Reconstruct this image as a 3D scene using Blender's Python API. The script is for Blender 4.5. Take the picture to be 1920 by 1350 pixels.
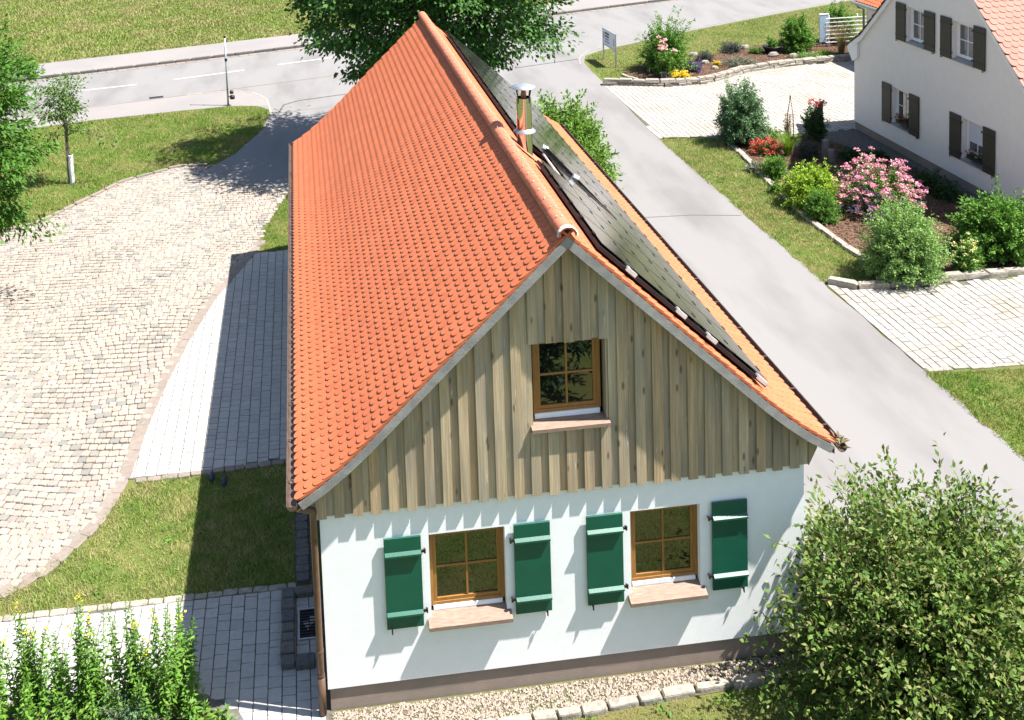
import bpy, math, random
import numpy as np
from mathutils import Matrix, Vector
random.seed(7); rng = np.random.default_rng(7)
sc = bpy.context.scene
for o in list(bpy.data.objects): bpy.data.objects.remove(o)
col = sc.collection

# ------------------------------------------------------------------ camera
CAM = np.array([0.09182663, -13.93436161, 12.54253821])
ROT = np.array([[0.99318381, -0.10974567, -0.03926591],      # right
                [-0.04931727, -0.09042778, -0.99468117],     # down
                [0.10561123, 0.98983772, -0.09522376]])      # forward
F, CX, CY = 1998.7958, 767.8774, -159.9311                   # in pixels of the 1920 px photograph
cd = bpy.data.cameras.new('camera'); cam = bpy.data.objects.new('camera', cd); col.objects.link(cam)
cd.sensor_fit = 'HORIZONTAL'; cd.sensor_width = 36.0; cd.lens = F/1920*36
cd.shift_x = (960-CX)/1920; cd.shift_y = (CY-675)/1920
cd.clip_start = 0.1; cd.clip_end = 6000
mw = Matrix.Identity(4)
for i in range(3):
    mw[i][0] = ROT[0][i]; mw[i][1] = -ROT[1][i]; mw[i][2] = -ROT[2][i]; mw[i][3] = CAM[i]
cam.matrix_world = mw; sc.camera = cam

# ------------------------------------------------------------------ sky, sun, exposure
SUN = Vector((0.545, -0.165, 1.0)).normalized()
w = bpy.data.worlds.new('World'); sc.world = w; w.use_nodes = True
nt = w.node_tree; bg = nt.nodes['Background']
sky = nt.nodes.new('ShaderNodeTexSky'); sky.sky_type = 'NISHITA'; sky.sun_disc = False
sky.sun_elevation = math.asin(SUN.z); sky.sun_rotation = math.atan2(SUN.x, SUN.y)
nt.links.new(sky.outputs[0], bg.inputs[0]); bg.inputs[1].default_value = 0.062
ld = bpy.data.lights.new('sun', 'SUN'); ld.energy = 4.3; ld.angle = math.radians(0.53); ld.color = (1.0, 0.965, 0.925)
so = bpy.data.objects.new('sun', ld); col.objects.link(so); so.location = (20, -10, 40)
so.rotation_euler = SUN.to_track_quat('Z', 'Y').to_euler()
vs = sc.view_settings; vs.view_transform = 'Standard'; vs.look = 'None'; vs.gamma = 1.0; vs.use_curve_mapping = False
vs.exposure = 1.9

# ------------------------------------------------------------------ photo pixel -> place
def ray(u, v):
    d = ROT.T @ np.array([(u-CX)/F, (v-CY)/F, 1.0]); return d
def G(u, v, z=0.0):
    d = ray(u, v); t = (z-CAM[2])/d[2]; q = CAM+t*d; return (float(q[0]), float(q[1]))
def project(P):
    q = (np.atleast_2d(P)-CAM) @ ROT.T
    return np.stack([CX+F*q[:, 0]/q[:, 2], CY+F*q[:, 1]/q[:, 2], q[:, 2]], 1)

# ------------------------------------------------------------------ materials
def _nodes(name):
    m = bpy.data.materials.new(name); m.use_nodes = True; n = m.node_tree
    return m, n, n.nodes['Principled BSDF'], n.nodes['Material Output']
def _noise(n, scale, detail=5, rough=.6, stretch=None, world=False, rnd=False):
    t = n.nodes.new('ShaderNodeTexNoise'); t.inputs['Scale'].default_value = scale
    t.inputs['Detail'].default_value = detail; t.inputs['Roughness'].default_value = rough
    if world:
        g = n.nodes.new('ShaderNodeNewGeometry'); src = g.outputs['Position']
    else:
        g = n.nodes.new('ShaderNodeTexCoord'); src = g.outputs['Object']
    mp = n.nodes.new('ShaderNodeMapping')
    if stretch: mp.inputs['Scale'].default_value = stretch
    n.links.new(src, mp.inputs['Vector'])
    if rnd:
        oi = n.nodes.new('ShaderNodeObjectInfo'); cb = n.nodes.new('ShaderNodeCombineXYZ')
        ml = n.nodes.new('ShaderNodeMath'); ml.operation = 'MULTIPLY'; ml.inputs[1].default_value = 37.0
        n.links.new(oi.outputs['Random'], ml.inputs[0])
        for k in range(3): n.links.new(ml.outputs[0], cb.inputs[k])
        n.links.new(cb.outputs[0], mp.inputs['Location'])
    n.links.new(mp.outputs[0], t.inputs['Vector']); return t
def _ramp(n, src, a, b):
    r = n.nodes.new('ShaderNodeMapRange'); r.inputs[1].default_value = a; r.inputs[2].default_value = b
    n.links.new(src, r.inputs[0]); return r.outputs[0]
def _mix(n, fac, a, b, mode='MIX'):
    x = n.nodes.new('ShaderNodeMix'); x.data_type = 'RGBA'; x.blend_type = mode
    for s, val in ((x.inputs[0], fac), (x.inputs[6], a), (x.inputs[7], b)):
        if hasattr(val, 'is_linked'): n.links.new(val, s)
        elif isinstance(val, (int, float)): s.default_value = val
        else: s.default_value = (*val, 1)
    return x.outputs[2]
def _rand(n):
    g = n.nodes.new('ShaderNodeNewGeometry'); oi = n.nodes.new('ShaderNodeObjectInfo')
    a = n.nodes.new('ShaderNodeMath'); a.operation = 'ADD'
    n.links.new(g.outputs['Random Per Island'], a.inputs[0]); n.links.new(oi.outputs['Random'], a.inputs[1])
    f = n.nodes.new('ShaderNodeMath'); f.operation = 'FRACT'; n.links.new(a.outputs[0], f.inputs[0]); return f.outputs[0]
def _cr(n, fac, cols):
    c = n.nodes.new('ShaderNodeValToRGB'); e = c.color_ramp.elements
    e[0].position = 0; e[0].color = (*cols[0], 1); e[1].position = 1; e[1].color = (*cols[-1], 1)
    for k in range(1, len(cols)-1):
        q = e.new(k/(len(cols)-1)); q.color = (*cols[k], 1)
    n.links.new(fac, c.inputs[0]); return c.outputs[0]
def M(name, c1, c2=None, rough=.8, scale=4, stretch=None, bump=0, bscale=60, pieces=None, spec=.3, metal=0, world=False,
      lo=.35, hi=.65, rnd=False, c3=None, s3=.4, st3=None):
    """procedural surface: noise between c1 and c2, own colour per loose piece, fine bump"""
    m, n, b, out = _nodes(name)
    b.inputs['Roughness'].default_value = rough; b.inputs['Metallic'].default_value = metal
    b.inputs['Specular IOR Level'].default_value = spec
    c = None
    if c2 is not None:
        c = _mix(n, _ramp(n, _noise(n, scale, 6, .6, stretch, world, rnd).outputs[0], lo, hi), c1, c2)
    if c3 is not None:
        c = _mix(n, _ramp(n, _noise(n, s3, 4, .55, st3, True).outputs[0], .45, .7), c if c is not None else c1, c3)
    if pieces:
        pc = _cr(n, _rand(n), pieces); c = _mix(n, 1.0, c if c is not None else c1, pc, 'MULTIPLY')
    if c is not None: n.links.new(c, b.inputs['Base Color'])
    else: b.inputs['Base Color'].default_value = (*c1, 1)
    if bump:
        bp = n.nodes.new('ShaderNodeBump'); bp.inputs['Strength'].default_value = bump; bp.inputs['Distance'].default_value = .01
        n.links.new(_noise(n, bscale, 4, .6, stretch, world).outputs[0], bp.inputs['Height']); n.links.new(bp.outputs[0], b.inputs['Normal'])
    return m
def LEAF(name, cols, trans=.3, rough=.62, patch=None):
    m, n, b, out = _nodes(name)
    c = _cr(n, _rand(n), cols)
    if patch: c = _mix(n, _ramp(n, _noise(n, patch[1], 6, .72, None, True).outputs[0], .44, .62), c, patch[0])
    n.links.new(c, b.inputs['Base Color']); b.inputs['Roughness'].default_value = rough; b.inputs['Specular IOR Level'].default_value = .22
    t = n.nodes.new('ShaderNodeBsdfTranslucent'); n.links.new(_mix(n, .5, c, (1, 1, .35), 'MULTIPLY'), t.inputs[0])
    x = n.nodes.new('ShaderNodeMixShader'); x.inputs[0].default_value = trans
    n.links.new(b.outputs[0], x.inputs[1]); n.links.new(t.outputs[0], x.inputs[2]); n.links.new(x.outputs[0], out.inputs[0]); return m
def BOARD(name, c1, c2, pcs):
    m, n, b, out = _nodes(name); b.inputs['Roughness'].default_value = .85; b.inputs['Specular IOR Level'].default_value = .2
    g1 = _noise(n, 1.0, 5, .65, (40, 40, 1.1), False, True); g2 = _noise(n, 1.0, 3, .5, (7, 7, .8), False, True)
    c = _mix(n, _ramp(n, g1.outputs[0], .28, .74), c1, c2)
    c = _mix(n, _ramp(n, g2.outputs[0], .42, .70), c, (.27, .245, .205))
    c = _mix(n, 1.0, c, _cr(n, _rand(n), pcs), 'MULTIPLY')
    k = n.nodes.new('ShaderNodeTexVoronoi'); k.inputs['Scale'].default_value = 1.0
    mp = n.nodes.new('ShaderNodeMapping'); mp.inputs['Scale'].default_value = (7.5, 0.0, 2.4); tc = n.nodes.new('ShaderNodeTexCoord')
    n.links.new(tc.outputs['Object'], mp.inputs['Vector']); n.links.new(mp.outputs[0], k.inputs['Vector'])
    kn = n.nodes.new('ShaderNodeMapRange'); kn.inputs[1].default_value = .09; kn.inputs[2].default_value = .19; kn.inputs[3].default_value = .8; kn.inputs[4].default_value = 0
    n.links.new(k.outputs['Distance'], kn.inputs[0]); c = _mix(n, kn.outputs[0], c, (.13, .075, .04))
    w_ = _noise(n, 1.0, 5, .7, (22, 22, 2.0), False, True); c = _mix(n, _ramp(n, w_.outputs[0], .64, .72), c, (.55, .53, .48))
    n.links.new(c, b.inputs['Base Color'])
    bp = n.nodes.new('ShaderNodeBump'); bp.inputs['Strength'].default_value = .4; bp.inputs['Distance'].default_value = .01
    n.links.new(g1.outputs[0], bp.inputs['Height']); n.links.new(bp.outputs[0], b.inputs['Normal']); return m
def gs(*v): return [(a, a, a) for a in v]

mt = {}
mt['ground'] = M('turf_soil', (0.064, 0.098, 0.019), (0.102, 0.111, 0.030), 1, 1.6, bump=.6, bscale=30, world=True, c3=(0.111, 0.098, 0.038), s3=.35, spec=.1)
mt['asphalt'] = M('worn_asphalt', (0.160, 0.153, 0.146), (0.180, 0.173, 0.167), .9, 90, bump=.25, bscale=180, world=True, lo=.3, hi=.7, c3=(0.133, 0.126, 0.121), s3=.55, st3=(1.3, .35, 1), spec=.2)
mt['asphalt2'] = M('footpath_asphalt', (0.184, 0.167, 0.156), (0.204, 0.187, 0.177), .9, 60, bump=.2, bscale=150, world=True, c3=(0.170, 0.160, 0.153), s3=.3, spec=.2)
mt['tar'] = M('tar_seam', (0.048, 0.044, 0.041), (0.082, 0.075, 0.068), .8, 12, world=True)
mt['paint'] = M('road_paint', (0.422, 0.422, 0.408), (0.326, 0.320, 0.306), .7, 14, world=True)
mt['bed'] = M('sand_bed', (0.136, 0.105, 0.071), (0.088, 0.071, 0.048), 1, 5, bump=.5, bscale=80, world=True, c3=(0.075, 0.082, 0.034), s3=.5)
mt['bed2'] = M('grit_joint', (0.109, 0.099, 0.082), (0.068, 0.063, 0.054), 1, 9, bump=.5, bscale=80, world=True)
mt['cobble'] = M('granite_cobble', (0.277, 0.241, 0.204), (0.218, 0.191, 0.167), .85, 22, bump=.5, bscale=90, world=True,
                 pieces=[(1.06, 1.02, .98), (.98, .97, .97), (1.1, 1.06, 1.02), (.60, .68, .71), (1.0, .91, .85), (1.12, 1.08, 1.04), (.82, .84, .86), (1.05, 1.0, .96), (1.0, .98, .94), (.72, .76, .76)])
mt['paver'] = M('concrete_paver', (0.340, 0.326, 0.303), (0.299, 0.289, 0.272), .85, 14, bump=.3, bscale=120, world=True, pieces=gs(.9, 1.02, .97, 1.06, .93))
mt['paver_warm'] = M('beige_paver', (0.304, 0.280, 0.247), (0.264, 0.243, 0.213), .85, 9, bump=.3, bscale=120, world=True, pieces=gs(.92, 1.03, .97, 1.08, .95), c3=(0.244, 0.213, 0.172), s3=.7)
mt['edging'] = M('concrete_edging', (0.204, 0.167, 0.136), (0.163, 0.136, 0.116), .9, 12, bump=.4, bscale=90, world=True, pieces=gs(.88, 1.05, .97))
mt['stone'] = M('lime_stone', (0.299, 0.279, 0.245), (0.177, 0.163, 0.143), .9, 11, bump=.9, bscale=24, world=True, pieces=[(1.05, 1, .93), (.85, .84, .82), (1.1, 1.05, .97), (.95, .9, .84)])
mt['darkstone'] = M('dark_kerb_stone', (0.116, 0.112, 0.109), (0.075, 0.073, 0.071), .85, 14, bump=.6, bscale=40, world=True, pieces=[(1.1, 1.05, 1), (.8, .82, .86), (1.2, 1.05, .95), (1.0, .98, .95)])
mt['gravel'] = M('light_gravel', (0.286, 0.252, 0.211), None, .9, pieces=[(1.1, 1.02, .95), (.7, .68, .66), (1.25, 1.2, 1.12), (.95, .82, .7), (1.05, 1, .97)])
mt['mulch'] = M('bark_mulch', (0.068, 0.037, 0.022), (0.116, 0.068, 0.044), 1, 14, bump=1, bscale=50, world=True)
mt['chips'] = M('bark_chips', (0.116, 0.068, 0.044), None, .95, pieces=[(1, .95, .9), (.5, .45, .4), (1.5, 1.4, 1.3), (.8, .7, .6)])
mt['plaster'] = M('white_plaster', (.80, .80, .79), (.77, .77, .76), .9, 6, bump=.35, bscale=90, world=True)
mt['plaster2'] = M('cream_plaster', (0.742, 0.684, 0.626), (0.708, 0.655, 0.597), .9, 3, bump=.3, bscale=90, world=True)
mt['trimwhite'] = M('white_trim', (.76, .75, .73), (.72, .71, .69), .6, 5)
mt['plinth'] = M('taupe_plinth', (0.270, 0.211, 0.171), (0.239, 0.189, 0.153), .9, 5, bump=.3, bscale=80, world=True, c3=(0.216, 0.180, 0.144), s3=1.2)
mt['board'] = BOARD('larch_board', (.30, .225, .135), (.52, .45, .335),
                [(1.02, .98, .9), (.74, .70, .64), (1.12, 1.08, 1.0), (.92, .92, .9), (1.0, .86, .70), (.82, .80, .78), (1.06, .98, .84)])
mt['barge'] = M('grey_barge_board', (0.180, 0.173, 0.162), (0.259, 0.248, 0.234), .85, 5, bump=.3, bscale=30, world=True)
mt['tile'] = M('clay_tile', (0.446, 0.125, 0.054), (0.407, 0.110, 0.047), .75, 3, bump=.15, bscale=120, world=True, pieces=[(1.0, 1, 1), (.96, .95, .93), (1.04, 1.05, 1.05), (.92, .90, .88), (1.0, 1.02, 1)], spec=.25)
mt['tile2'] = M('pale_clay_tile', (0.310, 0.156, 0.120), (0.285, 0.141, 0.108), .8, 3, bump=.15, bscale=120, world=True, pieces=[(1.0, 1, 1), (.93, .93, .92), (1.05, 1.06, 1.06)], spec=.2)
mt['ridge'] = M('clay_ridge_tile', (0.490, 0.154, 0.081), (0.431, 0.129, 0.069), .7, 7, bump=.2, bscale=60, world=True, pieces=gs(.96, 1.03, 1.0), spec=.3)
mt['mortar'] = M('lime_mortar', (.62, .56, .50), (.45, .34, .28), .95, 18, bump=.8, bscale=40, world=True)
mt['roofdeck'] = M('roof_underlay', (.10, .045, .028), (.07, .035, .02), .95, 9)
mt['gutter'] = M('brown_gutter', (0.080, 0.050, 0.036), (0.120, 0.084, 0.068), .45, 9, world=True, metal=.35, spec=.5)
mt['pipe'] = M('brown_downpipe', (.095, .050, .030), (.14, .085, .055), .42, 5, world=True, metal=.3, spec=.5)
mt['frame'] = M('oak_window_frame', (0.288, 0.140, 0.036), (0.224, 0.104, 0.026), .5, 3, stretch=(18, 18, 1.5), world=True, bump=.1, bscale=10, spec=.4)
mt['white_rail'] = M('white_drip_rail', (.74, .75, .77), (.68, .69, .72), .5, 8)
mt['sill'] = M('sill_boards', (0.176, 0.116, 0.084), (0.248, 0.176, 0.132), .7, 4, stretch=(2, 12, 12), world=True, bump=.15, bscale=20)
mt['green'] = M('green_shutter', (0.003, 0.079, 0.048), (0.003, 0.069, 0.041), .42, 3, world=True, bump=.12, bscale=40, spec=.45)
mt['olive'] = M('dark_olive_shutter', (0.042, 0.037, 0.024), (0.034, 0.031, 0.021), .55, 4, world=True)
mt['iron'] = M('black_iron', (.014, .014, .015), (.024, .023, .022), .5, 20, metal=.4, spec=.5)
mt['steel'] = M('stainless_steel', (.62, .62, .61), (.55, .55, .54), .13, 5, metal=1.0)
mt['zinc'] = M('galvanised_steel', (.42, .43, .44), (.34, .35, .36), .4, 12, metal=.7)
mt['alu'] = M('aluminium', (.70, .69, .69), (.6, .59, .6), .4, 9, metal=.5)
mt['brass'] = M('copper_weathered', (.30, .13, .06), (.2, .1, .05), .5, 9, metal=.6)
mt['panel'] = M('thin_film_module', (.017, .017, .018), (.022, .021, .020), .12, 3, spec=.75, world=True, pieces=gs(.8, 1.0, 1.25))
mt['panelback'] = M('module_edge', (.012, .009, .010), (.02, .015, .015), .6, 9)
mt['wedge_black'] = M('matte_black', (.008, .007, .007), (.014, .012, .012), 1.0, 9, spec=.02)  # matte black used only for the invented wedge on the modules
mt['bark'] = M('tree_bark', (.085, .068, .05), (.14, .12, .095), .95, 9, stretch=(1, 1, .3), bump=.8, bscale=20)
mt['twig'] = M('twig', (.10, .075, .045), (.07, .055, .03), .9, 9)
mt['guard'] = M('white_trunk_guard', (.68, .68, .66), (.55, .55, .54), .6, 30, stretch=(1, 1, 3))
mt['post'] = M('weathered_post', (.19, .165, .165), (.12, .105, .09), .9, 5, stretch=(10, 10, 1), bump=.4, bscale=9)
def glass(name, base, ior):
    m, n, b, o = _nodes(name)
    b.inputs['Base Color'].default_value = (*base, 1); b.inputs['Roughness'].default_value = .015; b.inputs['IOR'].default_value = ior
    b.inputs['Specular IOR Level'].default_value = .5; return m
mt['pane'] = glass('window_pane', (.006, .006, .006), 2.1)
mt['pane2'] = glass('window_pane_net_curtain', (.10, .10, .11), 1.7)
mt['blind'] = M('white_roller_blind', (.55, .56, .6), (.5, .51, .55), .6, 9)

# ------------------------------------------------------------------ helpers
def tag(o, label=None, cat=None, group=None, kind=None):
    if label: o['label'] = label
    if cat: o['category'] = cat
    if group: o['group'] = group
    if kind: o['kind'] = kind
    return o
def thing(name, loc, label, cat, group=None):
    o = bpy.data.objects.new(name, None); col.objects.link(o); o.location = loc; o.empty_display_size = .2
    return tag(o, label, cat, group)
def link(o, parent=None):
    col.objects.link(o)
    if parent is not None:
        o.parent = parent
        if parent.type == 'EMPTY': o.matrix_parent_inverse = Matrix.Translation(-Vector(parent.location))
    return o
class MB:
    def __init__(s): s.v = []; s.f = []
    def add(s, v, f):
        k = len(s.v); s.v += [tuple(map(float, q)) for q in v]; s.f += [tuple(k+i for i in q) for q in f]; return s
    def box(s, x0, x1, y0, y1, z0, z1):
        return s.add([(x0,y0,z0),(x1,y0,z0),(x1,y1,z0),(x0,y1,z0),(x0,y0,z1),(x1,y0,z1),(x1,y1,z1),(x0,y1,z1)],
              [(0,3,2,1),(4,5,6,7),(0,1,5,4),(1,2,6,5),(2,3,7,6),(3,0,4,7)])
    def cbox(s, x0, x1, y0, y1, z0, z1, b=.01):
        """box with chamfered front/top edges all round"""
        m = MB(); X = [x0, x0+b, x1-b, x1]; Y = [y0, y0+b, y1-b, y1]; Z = [z0, z0+b, z1-b, z1]
        rings = [(Z[0], b), (Z[1], 0), (Z[2], 0), (Z[3], b)]
        vs_ = []
        for z, k in rings:
            vs_ += [(x0+b, y0+k, z), (x1-b, y0+k, z), (x1-k, y0+b, z), (x1-k, y1-b, z), (x1-b, y1-k, z), (x0+b, y1-k, z), (x0+k, y1-b, z), (x0+k, y0+b, z)]
        fs = [tuple(range(7, -1, -1)), tuple(range(24, 32))]
        for r in range(3):
            for i in range(8): fs.append((r*8+i, r*8+(i+1) % 8, r*8+8+(i+1) % 8, r*8+8+i))
        return s.add(vs_, fs)
    def prism(s, poly, z0, z1):
        n = len(poly); v = [(*q, z0) for q in poly]+[(*q, z1) for q in poly]
        return s.add(v, [tuple(range(n-1, -1, -1)), tuple(range(n, 2*n))]+[(i, (i+1) % n, n+(i+1) % n, n+i) for i in range(n)])
    def sheet(s, poly, z):
        return s.add([(*q, z) for q in poly], [tuple(range(len(poly)))])
    def xz(s, poly, y0, y1):
        """outline in x,z extruded from y0 (front) to y1"""
        n = len(poly); v = [(a, y0, b) for a, b in poly]+[(a, y1, b) for a, b in poly]
        return s.add(v, [tuple(range(n)), tuple(range(2*n-1, n-1, -1))]+[(i, n+i, n+(i+1) % n, (i+1) % n) for i in range(n)])
    def yz(s, poly, x0, x1):
        n = len(poly); v = [(x0, a, b) for a, b in poly]+[(x1, a, b) for a, b in poly]
        return s.add(v, [tuple(range(n)), tuple(range(2*n-1, n-1, -1))]+[(i, n+i, n+(i+1) % n, (i+1) % n) for i in range(n)])
    def tube(s, pts, r, seg=8, cap=True):
        pts = [Vector(q) for q in pts]; n = len(pts); rr = r if hasattr(r, '__len__') else [r]*n
        v = []; f = []; ref = Vector((.31, .95, .05))
        for i, q in enumerate(pts):
            d = (pts[min(i+1, n-1)]-pts[max(i-1, 0)]).normalized()
            a = d.cross(ref)
            if a.length < .05: a = d.cross(Vector((1, 0, 0)))
            a.normalize(); b = d.cross(a)
            for k in range(seg):
                t = 2*math.pi*k/seg; v.append(q+(a*math.cos(t)+b*math.sin(t))*rr[i])
        for i in range(n-1):
            for k in range(seg): f.append((i*seg+k, i*seg+(k+1) % seg, (i+1)*seg+(k+1) % seg, (i+1)*seg+k))
        if cap: f += [tuple(range(seg)), tuple(range((n-1)*seg+seg-1, (n-1)*seg-1, -1))]
        return s.add(v, f)
    def lathe(s, prof, cx, cy, seg=24):
        v = []; f = []; n = len(prof)
        for r, z in prof:
            for k in range(seg):
                t = 2*math.pi*k/seg; v.append((cx+r*math.cos(t), cy+r*math.sin(t), z))
        for i in range(n-1):
            for k in range(seg): f.append((i*seg+k, i*seg+(k+1) % seg, (i+1)*seg+(k+1) % seg, (i+1)*seg+k))
        return s.add(v, f)
    def mesh(s, name, mat, smooth=False):
        me = bpy.data.meshes.new(name); me.from_pydata(s.v, [], s.f); me.update()
        import bmesh
        bm = bmesh.new(); bm.from_mesh(me); bmesh.ops.recalc_face_normals(bm, faces=bm.faces); bm.to_mesh(me); bm.free()
        me.materials.append(mat if not isinstance(mat, str) else mt[mat])
        if smooth: me.polygons.foreach_set('use_smooth', [True]*len(me.polygons))
        return me
    def build(s, name, mat, parent=None, smooth=False, **kw):
        o = bpy.data.objects.new(name, s.mesh(name, mat, smooth)); link(o, parent); tag(o, **kw); return o
def np_mesh(name, V, k, mat, parent=None, **kw):
    """many loose k-gons, V is (n*k,3)"""
    V = np.asarray(V, np.float32).reshape(-1, 3); n = len(V)//k
    me = bpy.data.meshes.new(name); me.vertices.add(n*k); me.vertices.foreach_set('co', V.ravel())
    me.loops.add(n*k); me.loops.foreach_set('vertex_index', np.arange(n*k, dtype=np.int32))
    me.polygons.add(n); me.polygons.foreach_set('loop_start', np.arange(n, dtype=np.int32)*k)
    me.update(calc_edges=True); me.materials.append(mt[mat] if isinstance(mat, str) else mat)
    o = bpy.data.objects.new(name, me); link(o, parent); tag(o, **kw); return o
def unit(a): return a/np.maximum(np.linalg.norm(a, axis=-1, keepdims=True), 1e-9)
def inpoly(P, poly):
    P = np.atleast_2d(P); x, y = P[:, 0], P[:, 1]; c = np.zeros(len(P), bool); n = len(poly)
    for i in range(n):
        x0, y0 = poly[i]; x1, y1 = poly[(i+1) % n]
        if y0 == y1: continue
        k = ((y0 > y) != (y1 > y)) & (x < (x1-x0)*(y-y0)/(y1-y0)+x0); c ^= k
    return c
def inframe(P, m=25):
    q = project(P); return (q[:, 0] > -m) & (q[:, 0] < 1920+m) & (q[:, 1] > -m) & (q[:, 1] < 1350+m)
def pts_in(poly, dens, seed=1):
    r = np.random.default_rng(seed); a = np.array(poly); lo, hi = a.min(0), a.max(0)
    n = int(dens*(hi-lo).prod()); P = lo+r.random((n, 2))*(hi-lo); return P[inpoly(P, poly)]
def struct(name, poly, z, mat): return MB().sheet(poly, z).build(name, mat, kind='structure')
def leaf_quads(P, D, L, W, seed=0, upb=.7, fold=.12):
    r = np.random.default_rng(seed); n = len(P); D = unit(D)
    U = unit(np.array([0, 0, 1.])*upb+r.normal(0, .5, (n, 3))); S = unit(np.cross(D, U)); N = np.cross(S, D)
    L = (np.asarray(L)*r.uniform(.7, 1.25, n))[:, None]; W = (np.asarray(W)*r.uniform(.75, 1.2, n))[:, None]
    V = np.stack([P, P+D*L*.45+S*W*.5+N*W*fold, P+D*L-N*L*.12, P+D*L*.45-S*W*.5+N*W*fold], 1)
    return V.reshape(-1, 3)
def ramp_line(pts, n):
    """n points evenly along a polyline"""
    a = np.array(pts, float); d = np.r_[0, np.cumsum(np.linalg.norm(np.diff(a, axis=0), axis=1))]
    t = np.linspace(0, d[-1], n); return np.stack([np.interp(t, d, a[:, k]) for k in range(a.shape[1])], 1)
def strip(pts, w, z, extra=0):
    a = ramp_line(pts, 40); t = unit(np.gradient(a, axis=0)); nrm = np.stack([-t[:, 1], t[:, 0]], 1)
    L = a+nrm*w/2; R_ = a-nrm*w/2; n = len(a)
    return MB().add([(*q, z) for q in L]+[(*q, z) for q in R_], [(i, i+1, n+i+1, n+i) for i in range(n-1)])

# pieces: rounded paving stones, sharing a few meshes
def stone_mesh(name, mat, seed, h=.035, rnd=.22, inset=.08, jit=.05):
    r = random.Random(seed); m = MB(); o = []; t = []
    for sx, sy in ((-1, -1), (1, -1), (1, 1), (-1, 1)):
        jx, jy = r.uniform(-jit, jit), r.uniform(-jit, jit); k = rnd*r.uniform(.6, 1.3)
        a, b = ((.5, .5-k), (.5-k, .5)) if sx*sy > 0 else ((.5-k, .5), (.5, .5-k))
        for q in (a, b): o.append((sx*q[0]+jx, sy*q[1]+jy))
    tilt = (r.uniform(-.004, .004), r.uniform(-.004, .004))
    v = [(x, y, -.03) for x, y in o]+[(x, y, h*.7) for x, y in o]
    v += [(x*(1-inset*1.6), y*(1-inset*1.6), h+tilt[0]*x*2+tilt[1]*y*2) for x, y in o]
    f = [tuple(range(16, 24))]
    for a in (0, 8):
        for i in range(8): f.append((a+i, a+(i+1) % 8, a+8+(i+1) % 8, a+8+i))
    m.add(v, f); return m.mesh(name, mat)
def pieces(name, stuffname, P, meshes, parent, limit=300):
    """P rows: x,y,z,sx,sy,rot ; the largest in view become objects, the rest one stuff part"""
    P = np.array(P); xyz = P[:, :3]; q = project(xyz); vis = inframe(xyz, 10)
    size = np.where(vis, P[:, 3]*P[:, 4]/q[:, 2]**3, -1); order = np.argsort(-size); rest = []
    r = random.Random(3); co = [np.array([v.co[:] for v in m.vertices]) for m in meshes]; fc = [[tuple(p.vertices) for p in m.polygons] for m in meshes]
    big = MB()
    for c, i in enumerate(order):
        k = r.randrange(len(meshes)); x, y, z, sx, sy, ro = P[i]
        if c < limit and size[i] > 0:
            o = bpy.data.objects.new(name, meshes[k]); link(o, parent)
            o.matrix_basis = Matrix.Translation((x, y, z)) @ Matrix.Rotation(ro, 4, 'Z') @ Matrix.Diagonal((sx, sy, 1, 1))
        else:
            a = co[k]*[sx, sy, 1]; cs, sn = math.cos(ro), math.sin(ro)
            V = np.stack([a[:, 0]*cs-a[:, 1]*sn+x, a[:, 0]*sn+a[:, 1]*cs+y, a[:, 2]+z], 1); big.add(V, fc[k])
    if big.v:
        me = bpy.data.meshes.new(stuffname); me.from_pydata(big.v, [], big.f); me.update(); me.materials.append(meshes[0].materials[0])
        o = bpy.data.objects.new(stuffname, me); link(o, parent); o['kind'] = 'stuff'
def row_stones(pts, w, length, z, name, parent, mat, h=.05, seed=1, limit=300, jw=.15, gap=.94):
    r = random.Random(seed); a = np.array(pts, float); d = np.r_[0, np.cumsum(np.linalg.norm(np.diff(a, axis=0), axis=1))]
    s = 0; P = []
    while s < d[-1]-length*.3:
        l = length*r.uniform(.75, 1.3); l = min(l, d[-1]-s); c = s+l/2
        q = [np.interp(c, d, a[:, k]) for k in (0, 1)]; q0 = [np.interp(s, d, a[:, k]) for k in (0, 1)]; q1 = [np.interp(s+l, d, a[:, k]) for k in (0, 1)]
        P.append((q[0], q[1], z+r.uniform(-.006, .006), l*gap, w*r.uniform(1-jw, 1+jw), math.atan2(q1[1]-q0[1], q1[0]-q0[0]))); s += l
    ms = [stone_mesh(name, mat, seed*31+k, h, .1, .05, .03) for k in range(6)]
    pieces(name, name+'_row', P, ms, parent, limit)

# ================================================================== SETTING
B = 1500
MB().sheet([(-B, -B), (B, -B), (B, B), (-B, B)], 0).build('ground', 'ground', kind='structure')
kerb_line = [(-60, 27.4), (-13.92, 40.01), (-3.82, 42.76), (4.06, 44.97), (17.55, 49.24), (24.88, 51.5), (60, 62.6)]
near_line = [(-60, 20.6), (-9.23, 34.07), (-5.33, 35.09), (1.89, 37.03), (9, 38.9), (13.4, 39.6), (16.4, 39.9), (21.88, 42.5), (28.66, 45.7), (36, 48.9), (60, 57)]
left_edge = [(-60, 18), (-8.84, 31.85), (-5.5, 32.35), (-3.24, 32.6), (-2.0, 32.3), (-1.5, 31.6), (-1.42, 30.3), (-1.7, 28.6), (-2.65, 25.7), (-3.4, 24.6)]
right_verge = [(13.2, -40), (13.15, 24), (13.3, 27), (13.5, 30), (13.62, 34), (13.75, 36.2), (14.2, 37.6), (15.2, 38.5), (16.4, 39.2), (21.88, 42.1), (28.66, 45.3), (36, 48.5), (60, 56)]
_r = random.Random(17)
right_verge = [(13.2, -40)]+[(13.17+_r.uniform(-.05, .05), y_*.5) for y_ in range(-8, 48)]+right_verge[2:]
NV = len(right_verge)-10
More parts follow.
